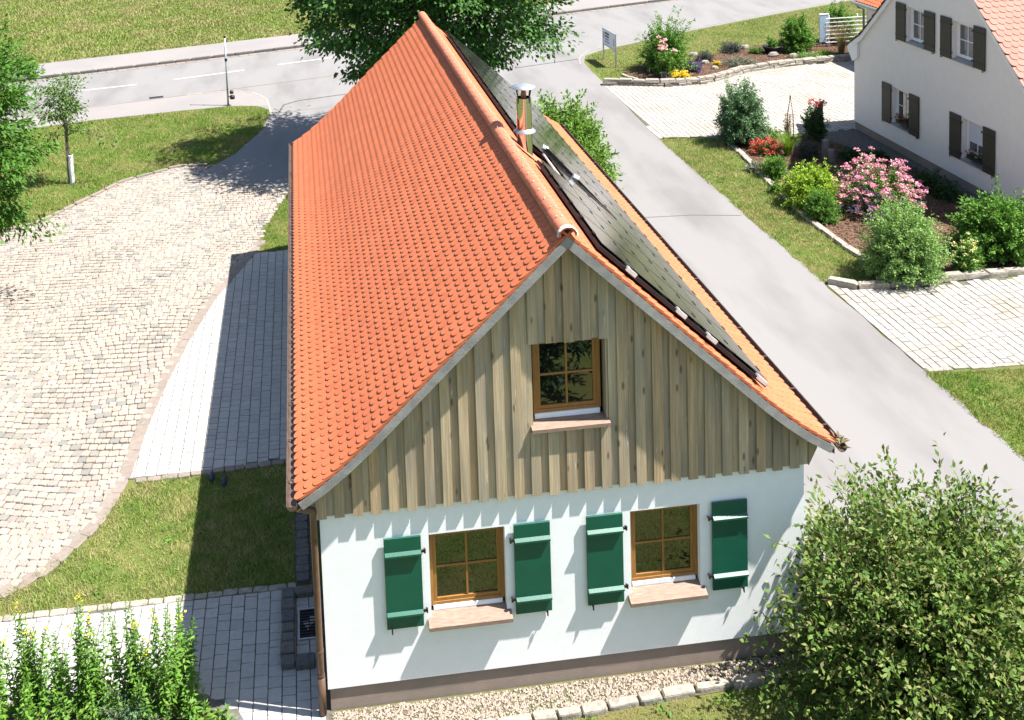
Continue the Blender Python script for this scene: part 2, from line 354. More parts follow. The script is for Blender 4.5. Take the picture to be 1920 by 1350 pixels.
far_path = [(x-.3, y+3.25) for x, y in kerb_line]
struct('main_road', kerb_line+right_verge[:NV+1:-1]+[(13.62, 34), (-1.45, 30.9)]+left_edge[5::-1], .006, 'asphalt')
struct('side_road', [(8.1, -40)]+right_verge[:NV+3]+[(13.6, 34.0), (-1.45, 30.85), (-1.7, 28.6), (-2.65, 25.7), (-3.5, 24.3), (-4.1, 23.45), (-.55, 21.25), (-.3, 15.9), (8.1, 15.9)], .012, 'asphalt')
struct('footpath', kerb_line+far_path[::-1], .08, 'asphalt2')
kerb = MB().add(*(lambda m: (m.v, m.f))(strip(kerb_line, .1, .04))).build('kerb', 'darkstone', kind='structure')
row_stones([q for q in kerb_line if -20 < q[0] < 30] and [(-20, 38.35)]+kerb_line[1:6]+[(34, 54.4)], .16, 1.0, .055, 'kerb_stone', kerb, 'darkstone', h=.075, jw=.04)
gut = strip([(x+.1, y-.3) for x, y in kerb_line], .38, .009).build('gutter_strip', 'darkstone', kind='structure')
row_stones([(-20.0, 38.05), (-13.8, 39.72), (-3.7, 42.46), (4.16, 44.67), (17.65, 48.94), (25, 51.1), (34, 54.0)], .34, .5, -.012, 'gutter_slab', gut, 'edging', h=.028, jw=.04)
# near footway in front of the green verge, thin seam and kerb curve
struct('near_footway', [(-60, 20.5), (-9.23, 34.0), (-5.33, 35.0), (-3.4, 35.3), (-2.2, 34.6), (-1.62, 33.3), (-1.5, 32.2)]+left_edge[4:0:-1]+[(-60, 18)], .011, 'asphalt2')
strip([(-40, 26), (-9.23, 34.05), (-5.33, 35.07), (1.89, 37.03), (9, 38.9)], .09, .016).build('edge_seam', 'edging', kind='structure')
strip([(-5.3, 35.05), (-3.4, 35.3), (-2.3, 34.75), (-1.66, 33.5), (-1.5, 32.2), (-1.36, 30.7)], .10, .018).build('kerb_curve', 'stone', kind='structure')
strip([(13.5, 36.0), (13.8, 37.3), (14.6, 38.6), (16.4, 39.75), (19, 41.0), (24, 43.5), (32, 47.2)], .09, .018).build('edge_line', 'stone', kind='structure')
for u0, v0, u1, v1 in ((140, 172, 257, 159), (325, 150, 458, 132), (520, 122, 640, 106), (0, 188, 62, 181)):
    strip([G(u0, v0), G(u1, v1)], .16, .017).build('lane_marking', 'paint', kind='structure')
for line, wd in (([G(505, 219), G(521, 215), G(532, 197), G(560, 189), G(640, 178), G(700, 170)], .07), ([G(965, 128), G(1085, 111)], .06),
                 ([G(1200, 409), G(1300, 404), G(1390, 405)], .03), ([G(360, 339), G(545, 364)], .16)):
    strip(line, wd, .0165).build('tar_seam', 'tar', kind='structure')
strip([G(280, 184.5), G(306, 181.5)], .3, .0175).build('road_drain', 'iron', kind='structure')

# cobbled yard
edge_c = [G(*q) for q in ((492, 452), (455, 495), (398, 560), (347, 640), (304, 720), (268, 800), (232, 900), (180, 985), (85, 1070), (0, 1118), (-120, 1160))]
yard = [(-4.02, 23.4), (-.6, 21.3), (-1.35, 18.2)]+edge_c+[(-13, 2.6), (-14, 17), (-9.6, 19.4), (-8.63, 20.0), (-6.45, 23.5), (-4.6, 24.7), (-3.4, 24.6)]
y_o = struct('cobbled_yard', yard, .010, 'bed')
P = []; r = random.Random(5); yy = 1.5; k = 0; ang = -.10
while yy < 27:
    d = r.uniform(.16, .2); x = -14+r.uniform(0, .2); k += 1
    while x < 1:
        wd = r.uniform(.15, .215); cx = x+wd/2; cy = yy+d/2-.10*(cx+4)+.16*math.sin(cx*.8+yy*.35)+.06*math.sin(cx*2.3-yy*1.7)
        P.append((cx, cy, .004+r.uniform(-.007, .007), wd*.945, d*r.uniform(.88, .96), ang+.128*math.cos(cx*.8+yy*.35)+r.uniform(-.09, .09))); x += wd
    yy += d
P = np.array(P); P = P[inpoly(P[:, :2], yard) & inframe(P[:, :3], 260)]
pieces('cobblestone', 'cobblestones', P, [stone_mesh('cobblestone', 'cobble', k, .034, .13, .05, .045) for k in range(10)], y_o)
row_stones([(-9.6, 19.5), (-8.55, 19.98), (-6.4, 23.45), (-4.6, 24.62), (-3.5, 24.55)], .14, .6, .012, 'edging_stone', y_o, 'edging', h=.085, seed=4)
eb = strip(edge_c, .22, .03).build('yard_edging', 'edging', kind='structure')
row_stones(edge_c[:-1], .26, .38, .016, 'edging_slab', eb, 'edging', h=.026, seed=6, jw=.03, gap=.985)

# concrete paver walk beside the house
def paver_grid(poly, wcol, lens, z, seed, xa, xb, ya, yb, along='y', gap=.012):
    r = random.Random(seed); P = []; a = xa
    while a < xb:
        y_lo = ya(a+wcol/2) if callable(ya) else ya
        b = y_lo+r.uniform(-.2, 0)
        while b < yb:
            l = r.choice(lens); b0, b1 = max(b, y_lo), min(b+l, yb); c = (a+wcol/2, (b0+b1)/2); b += l
            if b1-b0 < .05: continue
            P.append((c[0], c[1], z+r.uniform(-.003, .003), wcol-gap, b1-b0-gap, r.uniform(-.008, .008)))
        a += wcol
    P = np.array(P); return P[inpoly(P[:, :2], poly)]
walk = [(-.28, 16.2), (-1.55, 16.35)]+edge_c[1:7]+[(-3.52, 5.95), (-.28, 6.08)]
wo = struct('paver_walk', walk, .010, 'bed2')
pieces('paver', 'pavers', paver_grid(walk, .215, (.145, .215, .215, .29), 0, 2, -4.2, -.2, 5.97, 16.28), [stone_mesh('paver', 'paver', 40+k, .028, .045, .018, .008) for k in range(6)], wo)
patio = [(.02, 2.52), (-6.4, 2.52), (-6.4, .9), (-3.2, .8), (-2.19, .72), (-1.75, .5), (-1.32, .16), (-1.2, -.4), (.02, -.4)]
po = struct('paver_patio', patio, .010, 'bed2')
pieces('paver', 'pavers', paver_grid(patio, .205, (.145, .205, .205, .27), 0, 3, -6.4, .0, -.6, 2.495), [stone_mesh('paver', 'paver', 60+k, .028, .045, .018, .008) for k in range(6)], po)
row_stones([(-3.5, 5.86), (-2.03, 5.92), (-.3, 6.02)], .14, .24, .004, 'border_stone', wo, 'edging', h=.034, seed=8)
row_stones([(-6.2, 2.57), (-2.38, 2.57), (-.45, 2.57)], .13, .24, .004, 'border_stone', po, 'stone', h=.034, seed=9)
sb = MB().sheet([(-.47, 2.6), (-.18, 2.6), (-.18, 6), (-.47, 6)], .009).build('border_strip', 'bed2', kind='structure')
row_stones([(-.34, 2.62), (-.34, 5.95)], .2, .2, .006, 'border_stone', sb, 'darkstone', h=.05, seed=10)
ca = MB().add(*(lambda m: (m.v, m.f))(strip([(-3.2, .78), (-2.19, .66), (-1.75, .44), (-1.32, .1), (-1.15, -.4)], .1, .012))).build('curved_border', 'darkstone', kind='structure')
row_stones([(-2.6, .74), (-2.19, .66), (-1.75, .44), (-1.32, .1), (-1.15, -.4)], .17, .17, .004, 'border_stone', ca, 'darkstone', h=.045, seed=11)
# narrow bed of soil at the bottom left corner
struct('flower_bed', [(-6.5, .75), (-3.2, .7), (-2.25, .56), (-1.85, .36), (-1.45, .03), (-1.3, -.5), (-1.3, -3), (-6.5, -3)], .008, 'mulch')

# driveways of the neighbour
drive2 = [(13.2, 11.32), (13.9, 10.72), (15.02, 10.72), (18.4, 10.72), (21, 10.72), (21, 6.4), (13.2, 6.9)]
d2 = struct('near_driveway', drive2, .010, 'bed2')
pieces('paver', 'pavers', paver_grid(drive2, .205, (.2, .3, .3, .4), 0, 5, 13.2, 21, lambda x: 6.99-.055*(x-13.2), 11.5, gap=.022), [stone_mesh('paver', 'paver_warm', 80+k, .026, .05, .02, .008) for k in range(6)], d2)
drive1 = [(13.25, 23.9), (14.7, 23.7), (16.6, 23.2), (20.66, 23.3), (26.9, 23.3), (26.9, 33.2), (22.47, 32.9), (20.31, 32.4), (18.08, 31.0), (15.95, 30.9), (13.5, 31.8)]
d1 = struct('far_driveway', drive1, .010, 'bed2')
pieces('paver', 'pavers', paver_grid(drive1, .205, (.2, .3, .3), 0, 6, 13.2, 27, 23.2, 33.4, gap=.02), [stone_mesh('paver', 'paver_warm', 90+k, .024, .05, .02, .008) for k in range(4)], d1)
row_stones([(13.25, 6.93), (21, 6.5)], .13, .45, .002, 'border_stone', d2, 'stone', h=.03, seed=15, jw=.35)
bed2 = [(15.5, 23.1), (15.15, 19.25), (14.85, 15.93), (14.85, 12.9), (15.0, 12.2), (15.6, 10.95), (20.3, 10.95), (20.3, 19.0), (18.6, 22.9)]
struct('mulch_bed', bed2, .014, 'mulch')
bed1 = [(14.75, 33.6), (15.3, 31.9), (16.0, 31.2), (18.08, 31.3), (20.31, 32.7), (22.47, 33.2), (27.5, 33.6), (28, 37), (23, 37.4), (19, 35.6), (16.2, 35.2)]
struct('rockery_bed', bed1, .014, 'mulch')
struct('gravel_strip_bed', [(20.3, 10.9), (20.66, 10.9), (20.66, 23.3), (18.7, 23.0), (20.3, 19)], .016, 'bed2')
chips = np.vstack([pts_in(b, 260, 3+k) for k, b in enumerate((bed2, bed1))]); chips = np.c_[chips, np.full(len(chips), .018)]
chips = chips[inframe(chips)]
np_mesh('bark_chips', leaf_quads(chips+np.c_[np.zeros((len(chips), 2)), rng.random(len(chips))*.03], np.c_[rng.normal(size=(len(chips), 2)), rng.normal(0, .25, len(chips))], .07, .04, 5, 1.5), 4, 'chips',
        kind='stuff', label='brown bark chips scattered over the garden beds', cat='mulch')

# gravel along the front wall, stone edging, raised kerb with grate
struct('gravel_bed', [(.02, .005), (7.2, .005), (7.3, -.36), (5.1, -.36), (2.5, -.5), (.02, -.75)], .012, 'bed')
gp = pts_in([(.04, -.02), (7.2, -.02), (7.2, -.36), (5.1, -.36), (2.5, -.52), (.04, -.75)], 1500, 9)
oct_ = np.array([(1, 0, 0), (0, 1, 0), (-1, 0, 0), (0, -1, 0), (0, 0, 1), (0, 0, -1)], float)
gm = MB(); of = [(0, 1, 4), (1, 2, 4), (2, 3, 4), (3, 0, 4), (1, 0, 5), (2, 1, 5), (3, 2, 5), (0, 3, 5)]
for x, y in gp:
    sz = random.uniform(.014, .03); rot = Matrix.Rotation(random.uniform(0, 6), 3, 'Z') @ Matrix.Rotation(random.uniform(-.6, .6), 3, 'X')
    gm.add([(x+q[0], y+q[1], .022+q[2]) for q in ((rot @ Vector((o[0]*sz*random.uniform(.8, 1.2), o[1]*sz*random.uniform(.6, 1), o[2]*sz*.75))) for o in oct_)], of)
me = bpy.data.meshes.new('gravel'); me.from_pydata(gm.v, [], gm.f); me.update(); me.materials.append(mt['gravel'])
tag(link(bpy.data.objects.new('gravel', me)), 'pale pea gravel strip along the foot of the white gable wall', 'gravel', kind='stuff')
fe = MB().sheet([(2.3, -.62), (6.3, -.46), (6.3, -.36), (2.3, -.48)], .010).build('stone_edging', 'bed', kind='structure')
row_stones([(1.9, -.60), (2.6, -.56), (3.4, -.55), (5.1, -.43), (6.4, -.40)], .14, .42, .01, 'edging_stone', fe, 'stone', h=.07, seed=13, jw=.25)
rk = thing('raised_stone_kerb', (-.45, 1.6, 0), 'low dark stone kerb around the light shaft beside the downpipe', 'kerb')
y = .82
for k, l in enumerate((.2, .24, .2, .2, .26, .24, .26)):
    MB().cbox(-.68+random.uniform(-.01, .01), -.47, y+.008, y+l-.008, -.02, .14+random.uniform(-.012, .012), .02).build('kerb_stone', 'darkstone', rk); y += l
MB().cbox(-.46, -.17, .79, 1.0, -.02, .135, .02).build('kerb_stone', 'darkstone', rk)
MB().cbox(-.46, -.17, 2.26, 2.42, -.02, .13, .02).build('kerb_stone', 'darkstone', rk)
gr = thing('light_shaft_grate', (-.28, 1.68, .02), 'dark metal grate set in the paving behind the stone kerb', 'grate')
g = MB(); g.box(-.42, -.13, 1.36, 1.385, .02, .05); g.box(-.42, -.13, 1.975, 2.0, .02, .05); g.box(-.42, -.4, 1.385, 1.975, .02, .05); g.box(-.15, -.13, 1.385, 1.975, .02, .05)
g.build('frame', 'zinc', gr)
MB().box(-.4, -.15, 1.385, 1.975, .006, .031).build('shaft_floor', 'iron', gr)
for k in range(10):
    yb = 1.41+k*.06; MB().box(-.4, -.15, yb, yb+.012, .033, .047).build('bar', 'iron', gr)

# ================================================================== MAIN HOUSE
HC = 3.52; ZR = 6.78; Y0 = -.3; YL = 15.66
house = thing('timber_gabled_house', (3.5, 8, 0), 'white house with weathered timber gable, orange tiled roof and green shutters', 'house')
PROF = [(0, 6.78), (2.85, 4.09), (3.15, 3.83), (3.45, 3.60), (3.81, 3.37)]
pd = np.array([q[0] for q in PROF]); pz = np.array([q[1] for q in PROF])
ps = np.r_[0, np.cumsum(np.hypot(np.diff(pd), np.diff(pz)))]; SM = ps[-1]
def prof(s): return float(np.interp(s, ps, pd)), float(np.interp(s, ps, pz))
def wall_open(W, z0, z1, holes, depth, y=0.0, xf=lambda x, y, z: (x, y, z), x0=0.0):
    """front face with rectangular holes and their reveals"""
    m = MB(); xs = sorted({x0, x0+W, *[h[0] for h in holes], *[h[1] for h in holes]}); zs = sorted({z0, z1, *[h[2] for h in holes], *[h[3] for h in holes]})
    for i in range(len(xs)-1):
        for j in range(len(zs)-1):
            cx, cz = (xs[i]+xs[i+1])/2, (zs[j]+zs[j+1])/2
            if any(h[0] < cx < h[1] and h[2] < cz < h[3] for h in holes): continue
            m.add([xf(xs[i], y, zs[j]), xf(xs[i+1], y, zs[j]), xf(xs[i+1], y, zs[j+1]), xf(xs[i], y, zs[j+1])], [(0, 1, 2, 3)])
    for a, b, c, d in holes:
        for p_, q_ in (((a, c), (b, c)), ((b, c), (b, d)), ((b, d), (a, d)), ((a, d), (a, c))):
            m.add([xf(p_[0], y, p_[1]), xf(q_[0], y, q_[1]), xf(q_[0], y+depth, q_[1]), xf(p_[0], y+depth, p_[1])], [(0, 1, 2, 3)])
    return m
W1 = (1.5, 2.58, 1.24, 2.495); W2 = (4.4, 5.43, 1.24, 2.505)
wm = wall_open(7.0, .36, 3.2, [W1, W2], .16)
wm.box(0, .25, .003, 15.4, .36, 3.5); wm.box(6.75, 7.0, .003, 15.4, .36, 3.5); wm.box(.25, 6.75, 15.15, 15.4, .36, 3.5)
wm.xz([(.25, .37), (6.75, .37), (6.75, 3.45), (.25, 3.45)], .30, .32)
wall = wm.build('wall', 'plaster', house)
MB().box(.03, 6.97, .03, 15.37, -.3, .36).build('plinth', 'plinth', house)
# gable backing and boards
gb = MB()
def zroof(x, dn=.12): return float(np.interp(abs(x-HC), pd, pz))-dn
GWn = (3.03, 4.08, 3.93, 5.17)
gb.xz([(.02, 3.05), (3.0, 3.05), (3.0, zroof(3.0, .16)), (.3, zroof(.3, .16)), (.02, zroof(.02, .16))], .002, .2)
gb.xz([(4.11, 3.05), (6.98, 3.05), (6.98, zroof(6.98, .16)), (6.7, zroof(6.7, .16)), (4.11, zroof(4.11, .16))], .002, .2)
gb.xz([(3.0, 3.05), (4.11, 3.05), (4.11, 3.88), (3.0, 3.88)], .002, .2)
gb.xz([(3.0, 5.2), (4.11, 5.2), (4.11, zroof(4.11, .16)), (HC, zroof(HC, .16)), (3.0, zroof(3.0, .16))], .002, .2)
gb.build('gable_wall', 'roofdeck', house)
clad = MB().xz([(3.0, 3.9), (3.03, 3.9), (3.03, 5.2), (3.0, 5.2)], -.03, .17); clad.xz([(4.08, 3.9), (4.11, 3.9), (4.11, 5.2), (4.08, 5.2)], -.03, .17)
clad.xz([(3.03, 5.17), (4.08, 5.17), (4.08, 5.2), (3.03, 5.2)], -.03, .17)
cl = clad.build('gable_cladding', 'board', house)
def board(xa, xb, y0, y1, zb):
    """vertical board from zb up to the rake, cut round the gable window"""
    mid = (xa+xb)/2; parts = [(zb, None)]
    if xb > GWn[0]+.02 and xa < GWn[1]-.02: parts = [(zb, GWn[2]-.05), (GWn[3]-.02+random.uniform(-.012, .012), None)]
    for lo, hi in parts:
        za, zc = zroof(xa, .05), zroof(xb, .05)
        if hi is None:
            if min(za, zc)-lo < .03: continue
            poly = [(xa, lo), (xb, lo), (xb, zc)]+([(HC, ZR-.05)] if xa < HC < xb else [])+[(xa, za)]
        else: poly = [(xa, lo), (xb, lo), (xb, hi), (xa, hi)]
        o = MB().xz(poly, y0, y1).build('board', 'board', cl)
r = random.Random(21); x = -.03; k = 0
while x < 7.02:
    wv = .252
    xe = min(x+wv, 7.05)
    board(x+.115, min(x+wv+.015, 7.05), -.034, -.003, 2.955)                       # under board
    board(x-.012+r.uniform(-.004, .004), min(x+.128+r.uniform(-.004, .006), 7.06), -.068, -.036, 2.932+r.uniform(-.008, .006))   # cover board
    x += wv
for sgn, xs_ in ((-1, (-.03, -.17)), (1, (7.05, 7.18))):
    a, b_ = xs_; poly = [(a, 2.94), (a, zroof(a, .06)), (b_, zroof(b_, .06)), (b_, 3.2)]
    MB().xz(poly, -.05, -.006).build('board', 'board', cl)
# roof deck and tiles
rd = MB()
for sg in (-1, 1):
    top = [(HC+sg*d, z-.05) for d, z in PROF]; bot = [(HC+sg*d, z-.13) for d, z in PROF]
    for i in range(len(top)-1):
        rd.xz([top[i], top[i+1], bot[i+1], bot[i]], Y0+.035, YL-.02)
roof = rd.build('roof', 'roofdeck', house)
TW, EX, TL, TT = .18, .158, .34, .030
def tile_mesh(name, mat, w=TW, seed=0):
    hw = w/2-.0015; D = .086; o = [(-hw, TL), (-hw, D)]
    for k in range(1, 8):
        t = math.pi*k/8; o.append((-hw*math.cos(t), D-D*math.sin(t)))
    o += [(hw, D), (hw, TL)]
    m = MB(); n = len(o); m.add([(x, y, 0) for x, y in o]+[(x, y, TT) for x, y in o], [tuple(range(n, 2*n))]+[(i, (i+1) % n, n+(i+1) % n, n+i) for i in range(n)])
    return m.mesh(name, mat)
tmesh = tile_mesh('tile', 'tile'); hmesh = tile_mesh('tile', 'tile', TW/2)
tco = np.array([v.co[:] for v in tmesh.vertices]); hco = np.array([v.co[:] for v in hmesh.vertices]); tf = [tuple(p.vertices) for p in tmesh.polygons]
def tile_rows(sg, yend, objs):
    rows = int((SM-.12)/EX); out = []
    for rw in range(rows+1):
        s = SM+.02-rw*EX; d0, z0 = prof(min(s, SM)); d1, z1 = prof(max(s-TL, 0))
        if s > SM: d0 += (s-SM)*.82; z0 -= (s-SM)*.57
        up = Vector((sg*(d1-d0), 0, z1-z0)); ln = up.length
        if ln < .12: continue
        up.normalize(); wd = Vector((0, -sg, 0)) if sg < 0 else Vector((0, -1, 0)); wd = Vector((0, 1, 0))
        nr = wd.cross(up)
        if nr.z < 0: nr = -nr; wd = -wd
        tl = .030/ln; up2 = (up-nr*tl).normalized(); nr2 = (nr+up*tl).normalized()
        base = Vector((HC+sg*d0, 0, z0))+nr*.012
        Mx = Matrix((wd, up2, nr2)).transposed().to_4x4(); Mx[0][3], Mx[2][3] = base.x, base.z
        n = int((YL-Y0)/TW)
        for j in range(n+1):
            if rw % 2 == 0: yc = Y0+(j+.5)*TW; half = False
            else: yc = Y0+j*TW; half = j in (0,)
            if half: yc = Y0+TW/4
            if yc > YL: continue
            m2 = Mx.copy(); m2[1][3] = yc
            jt = random.gauss(0, .004); m2 = m2 @ Matrix.Rotation(jt, 4, 'Z') @ Matrix.Translation((0, random.gauss(0, .0015), random.uniform(0, .0025)))
            out.append((m2, half))
    return out
allt = tile_rows(-1, YL, True)
cen = np.array([(m @ Vector((0, .05, 0)))[:] for m, h in allt]); q = project(cen); order = np.argsort(q[:, 2])
rest = MB()
for c, i in enumerate(order):
    m, h = allt[i]
    if c < 300:
        o = bpy.data.objects.new('tile', hmesh if h else tmesh); link(o, roof); o.matrix_basis = m
    else: rest.add(np.c_[(hco if h else tco), np.ones(len(tco))] @ np.array(m).T[:, :3], tf)
for m, h in tile_rows(1, YL, False): rest.add(np.c_[(hco if h else tco), np.ones(len(tco))] @ np.array(m).T[:, :3], tf)
me = bpy.data.meshes.new('roof_tiles'); me.from_pydata(rest.v, [], rest.f); me.update(); me.materials.append(mt['tile'])
o = link(bpy.data.objects.new('roof_tiles', me), roof); o['kind'] = 'stuff'
# ridge tiles
RT = .36; n = int((YL-Y0+.02)/RT)
def ridge_mesh():
    m = MB(); seg = 10
    for y_, rr in ((0, .124), (RT*.10, .124), (RT*.11, .120), (RT*1.06, .116)):
        for t_ in (rr, ):
            for k in range(seg+1):
                a = math.pi*(-.05+1.1*k/seg); m.v.append((t_*math.cos(a), y_, t_*math.sin(a)*.92))
    for i in range(3):
        for k in range(seg): m.f.append((i*(seg+1)+k, i*(seg+1)+k+1, (i+1)*(seg+1)+k+1, (i+1)*(seg+1)+k))
    s0 = len(m.v)
    for k in range(seg+1):
        a = math.pi*(-.05+1.1*k/seg); m.v.append((.10*math.cos(a), .001, .10*math.sin(a)*.9))
    for k in range(seg): m.f.append((k, k+1, s0+k+1, s0+k))
    return m.mesh('ridge_tile', 'ridge', True)
rmesh = ridge_mesh()
for k in range(n+1):
    o = bpy.data.objects.new('ridge_tile', rmesh); link(o, roof); o.location = (HC+random.uniform(-.004, .004), Y0-.03+k*RT, ZR+.005+random.uniform(-.003, .003))
nb = MB()
for k in range(n+1):
    for sx in (-.045, .03):
        nb.box(HC+sx-.006, HC+sx+.006, Y0+.02+k*RT, Y0+.045+k*RT, ZR+.10, ZR+.127)
nb.build('ridge_clips', 'mortar', roof)
mo = MB(); seg = 16; pr = [(.128, 0), (.142, .02), (.14, .07), (.129, .10)]
for rr, yy_ in pr:
    for k in range(seg+1):
        a = math.pi*(-.03+1.06*k/seg); j = random.uniform(.97, 1.03); mo.v.append((HC+rr*j*math.cos(a), Y0-.045+yy_, ZR+.005+rr*j*math.sin(a)*.95))
for i in range(3):
    for k in range(seg): mo.f.append((i*(seg+1)+k, i*(seg+1)+k+1, (i+1)*(seg+1)+k+1, (i+1)*(seg+1)+k))
mo.build('ridge_mortar', 'mortar', roof)
# barge boards, three lengths a side
for sg in (-1, 1):
    for a, b_ in ((0, 1.95), (1.95, 3.92), (3.92, SM-.02)):
        ss = [a]+[t for t in ps[1:-1] if a < t < b_]+[b_]; up_, dn_ = [], []
        for s in ss:
            d, z = prof(s); up_.append((HC+sg*d, z-.022))
            slope = math.radians(43 if s < 4 else 34); kx = .125 if s > .01 else 0
            dn_.append((HC+sg*(d-.115*math.sin(slope)*(1 if s > .01 else 0)), z-.022-(.115*math.cos(slope) if s > .01 else .165)))
        for i in range(len(ss)-1):
            pass
        poly = up_+dn_[::-1]
        e = .002 if a > 0 else 0
        MB().xz(poly, Y0-.002-e, Y0+.032).build('barge_board', 'barge', roof)
# under-eave soffit board on the rake
sf = MB()
for sg in (-1, 1):
    for i in range(len(PROF)-1):
        p0, p1 = PROF[i], PROF[i+1]
        sf.xz([(HC+sg*p0[0], p0[1]-.132), (HC+sg*p1[0], p1[1]-.132), (HC+sg*p1[0], p1[1]-.15), (HC+sg*p0[0], p0[1]-.15)], Y0+.034, -.07)
sf.build('soffit', 'board', roof)
# gutters
def gutter(cx, sg, name):
    m = MB(); seg = 10; rr = .068; z = 3.365
    for y_ in (Y0-.06, YL+.06):
        for t_ in (rr, rr-.006):
            for k in range(seg+1):
                a = math.pi+math.pi*k/seg; m.v.append((cx+t_*math.cos(a), y_, z+t_*math.sin(a)))
    s = seg+1
    for k in range(seg):
        m.f += [(k, k+1, 2*s+k+1, 2*s+k), (s+k+1, s+k, 3*s+k, 3*s+k+1), (k+1, k, s+k, s+k+1)]
    m.f += [(0, s, 3*s, 2*s), (s-1, 2*s-1, 4*s-1, 3*s-1)]
    m.tube([(cx+sg*(rr+.003), Y0-.06, z), (cx+sg*(rr+.003), YL+.06, z)], .011, 6)
    ends = [(cx+rr*math.cos(math.pi+math.pi*k/seg), z+rr*math.sin(math.pi+math.pi*k/seg)) for k in range(seg+1)]
    if sg < 0: m.xz(ends, Y0-.064, Y0-.060)
    m.xz(ends, YL+.06, YL+.064)
    o = m.build(name, 'gutter', house)
    for k in range(16):
        yb = Y0+.5+k*1.0
        MB().box(cx-.078, cx+.078, yb, yb+.025, z+.003, z+.009).build('bracket', 'gutter', o)
    return o
gl = gutter(-.355, -1, 'gutter'); gl['label'] = 'brown half round gutter along the left eave'
g2 = gutter(7.40, 1, 'gutter'); g2['label'] = 'brown half round gutter along the right eave with leaves in its end'
V = []
for k in range(26):
    a = random.uniform(0, 6.28); V.append(((7.40+random.uniform(-.05, .05), Y0-.05+random.uniform(0, .2), 3.36+random.uniform(-.02, .06)), (math.cos(a), math.sin(a)*.6, random.uniform(.1, .9))))
np_mesh('leaf_litter', leaf_quads(np.array([v[0] for v in V]), np.array([v[1] for v in V]), .11, .035, 3), 4, LEAF('dry_leaf', [(.12, .08, .04), (.2, .14, .07), (.14, .13, .05)], .1), g2)
# downpipe
dp = MB().tube([(-.33, Y0+.08, 3.31), (-.30, Y0+.08, 3.25), (-.20, Y0+.14, 3.17), (-.09, -.07, 3.08), (-.085, -.045, 2.98), (-.085, -.04, 1.0), (-.085, -.04, .03)], .048, 12).build('downpipe', 'pipe', house, True)
for z in (2.62, .98, .62): MB().tube([(-.085, -.04, z), (-.085, -.04, z+.03)], .054, 12).build('pipe_collar', 'pipe', dp)
MB().tube([(-.085, -.04, .05), (-.085, -.04, .6)], .056, 12).build('pipe_boot', 'pipe', dp, True)
# windows
def window(parent, x0, x1, z0, z1, yf, name='window', xf=None, fm='frame', pm='pane', fw=.055, sash=.05, cross=.028):
    """casement with four lights, built facing -y at depth yf"""
    t = xf or (lambda m: m)
    f = MB(); f.box(x0, x0+fw, yf, yf+.06, z0, z1); f.box(x1-fw, x1, yf, yf+.06, z0, z1); f.box(x0+fw, x1-fw, yf, yf+.06, z1-fw, z1); f.box(x0+fw, x1-fw, yf, yf+.06, z0, z0+fw*.8)
    wo_ = t(f).build(name, fm, parent)
    a, b, c, d = x0+fw, x1-fw, z0+fw*.8, z1-fw; ys = yf+.012
    s = MB(); s.box(a, a+sash, ys, ys+.05, c, d); s.box(b-sash, b, ys, ys+.05, c, d); s.box(a+sash, b-sash, ys, ys+.05, d-sash, d); s.box(a+sash, b-sash, ys, ys+.05, c, c+sash)
    t(s).build('sash', fm, wo_)
    mx, mz = (a+b)/2, (c+d)/2; g = MB(); g.box(mx-cross/2, mx+cross/2, ys+.004, ys+.03, c+sash, d-sash)
    g.box(a+sash, mx-cross/2, ys+.004, ys+.03, mz-cross/2, mz+cross/2); g.box(mx+cross/2, b-sash, ys+.004, ys+.03, mz-cross/2, mz+cross/2)
    t(g).build('glazing_bar', fm, wo_)
    for (xa, xb) in ((a+sash, mx-cross/2), (mx+cross/2, b-sash)):
        for (za, zb) in ((c+sash, mz-cross/2), (mz+cross/2, d-sash)):
            t(MB().box(xa, xb, ys+.02, ys+.026, za, zb)).build('pane', pm, wo_)
    return wo_
for (x0, x1, z0, z1), lab in ((W1, 'left oak window of the white wall'), (W2, 'right oak window of the white wall')):
    wn = window(house, x0, x1, z0+.115, z1, .10); wn['label'] = lab
    MB().box(x0+.045, x1-.045, .085, .125, z0+.05, z0+.113).build('drip_rail', 'white_rail', wn)
    s = MB(); s.add([(x0-.05, -.13, z0-.095), (x1+.06, -.13, z0-.095), (x1+.06, -.13, z0-.035), (x0-.05, -.13, z0-.035), (x0-.05, -.004, z0-.035-.0), (x1+.06, -.004, z0-.0), (x1+.06, -.004, z0-.09), (x0-.05, -.004, z0-.09)],
                    [(0, 1, 2, 3), (3, 2, 5, 4), (4, 5, 6, 7), (7, 6, 1, 0), (0, 3, 4, 7), (1, 6, 5, 2)])
    s = MB(); s.yz([(-.13, z0-.10), (-.13, z0-.045), (-.004, z0+.008), (-.004, z0-.1)], x0-.05, x1+.06); s.yz([(-.0035, z0+.008), (.10, z0+.05), (.10, z0+.004), (-.0035, z0+.003)], x0+.002, x1-.002)
    s.build('sill', 'sill', wn)
gw = window(house, 3.07, 4.04, 4.06, 5.165, .10); gw['label'] = 'oak window high in the timber gable'
MB().box(3.08, 4.02, .08, .12, 3.985, 4.058).build('drip_rail', 'white_rail', gw)
s = MB(); s.yz([(-.13, 3.895), (-.13, 3.945), (.10, 3.985), (.10, 3.9)], 2.995, 4.115); s.build('sill', 'sill', gw)
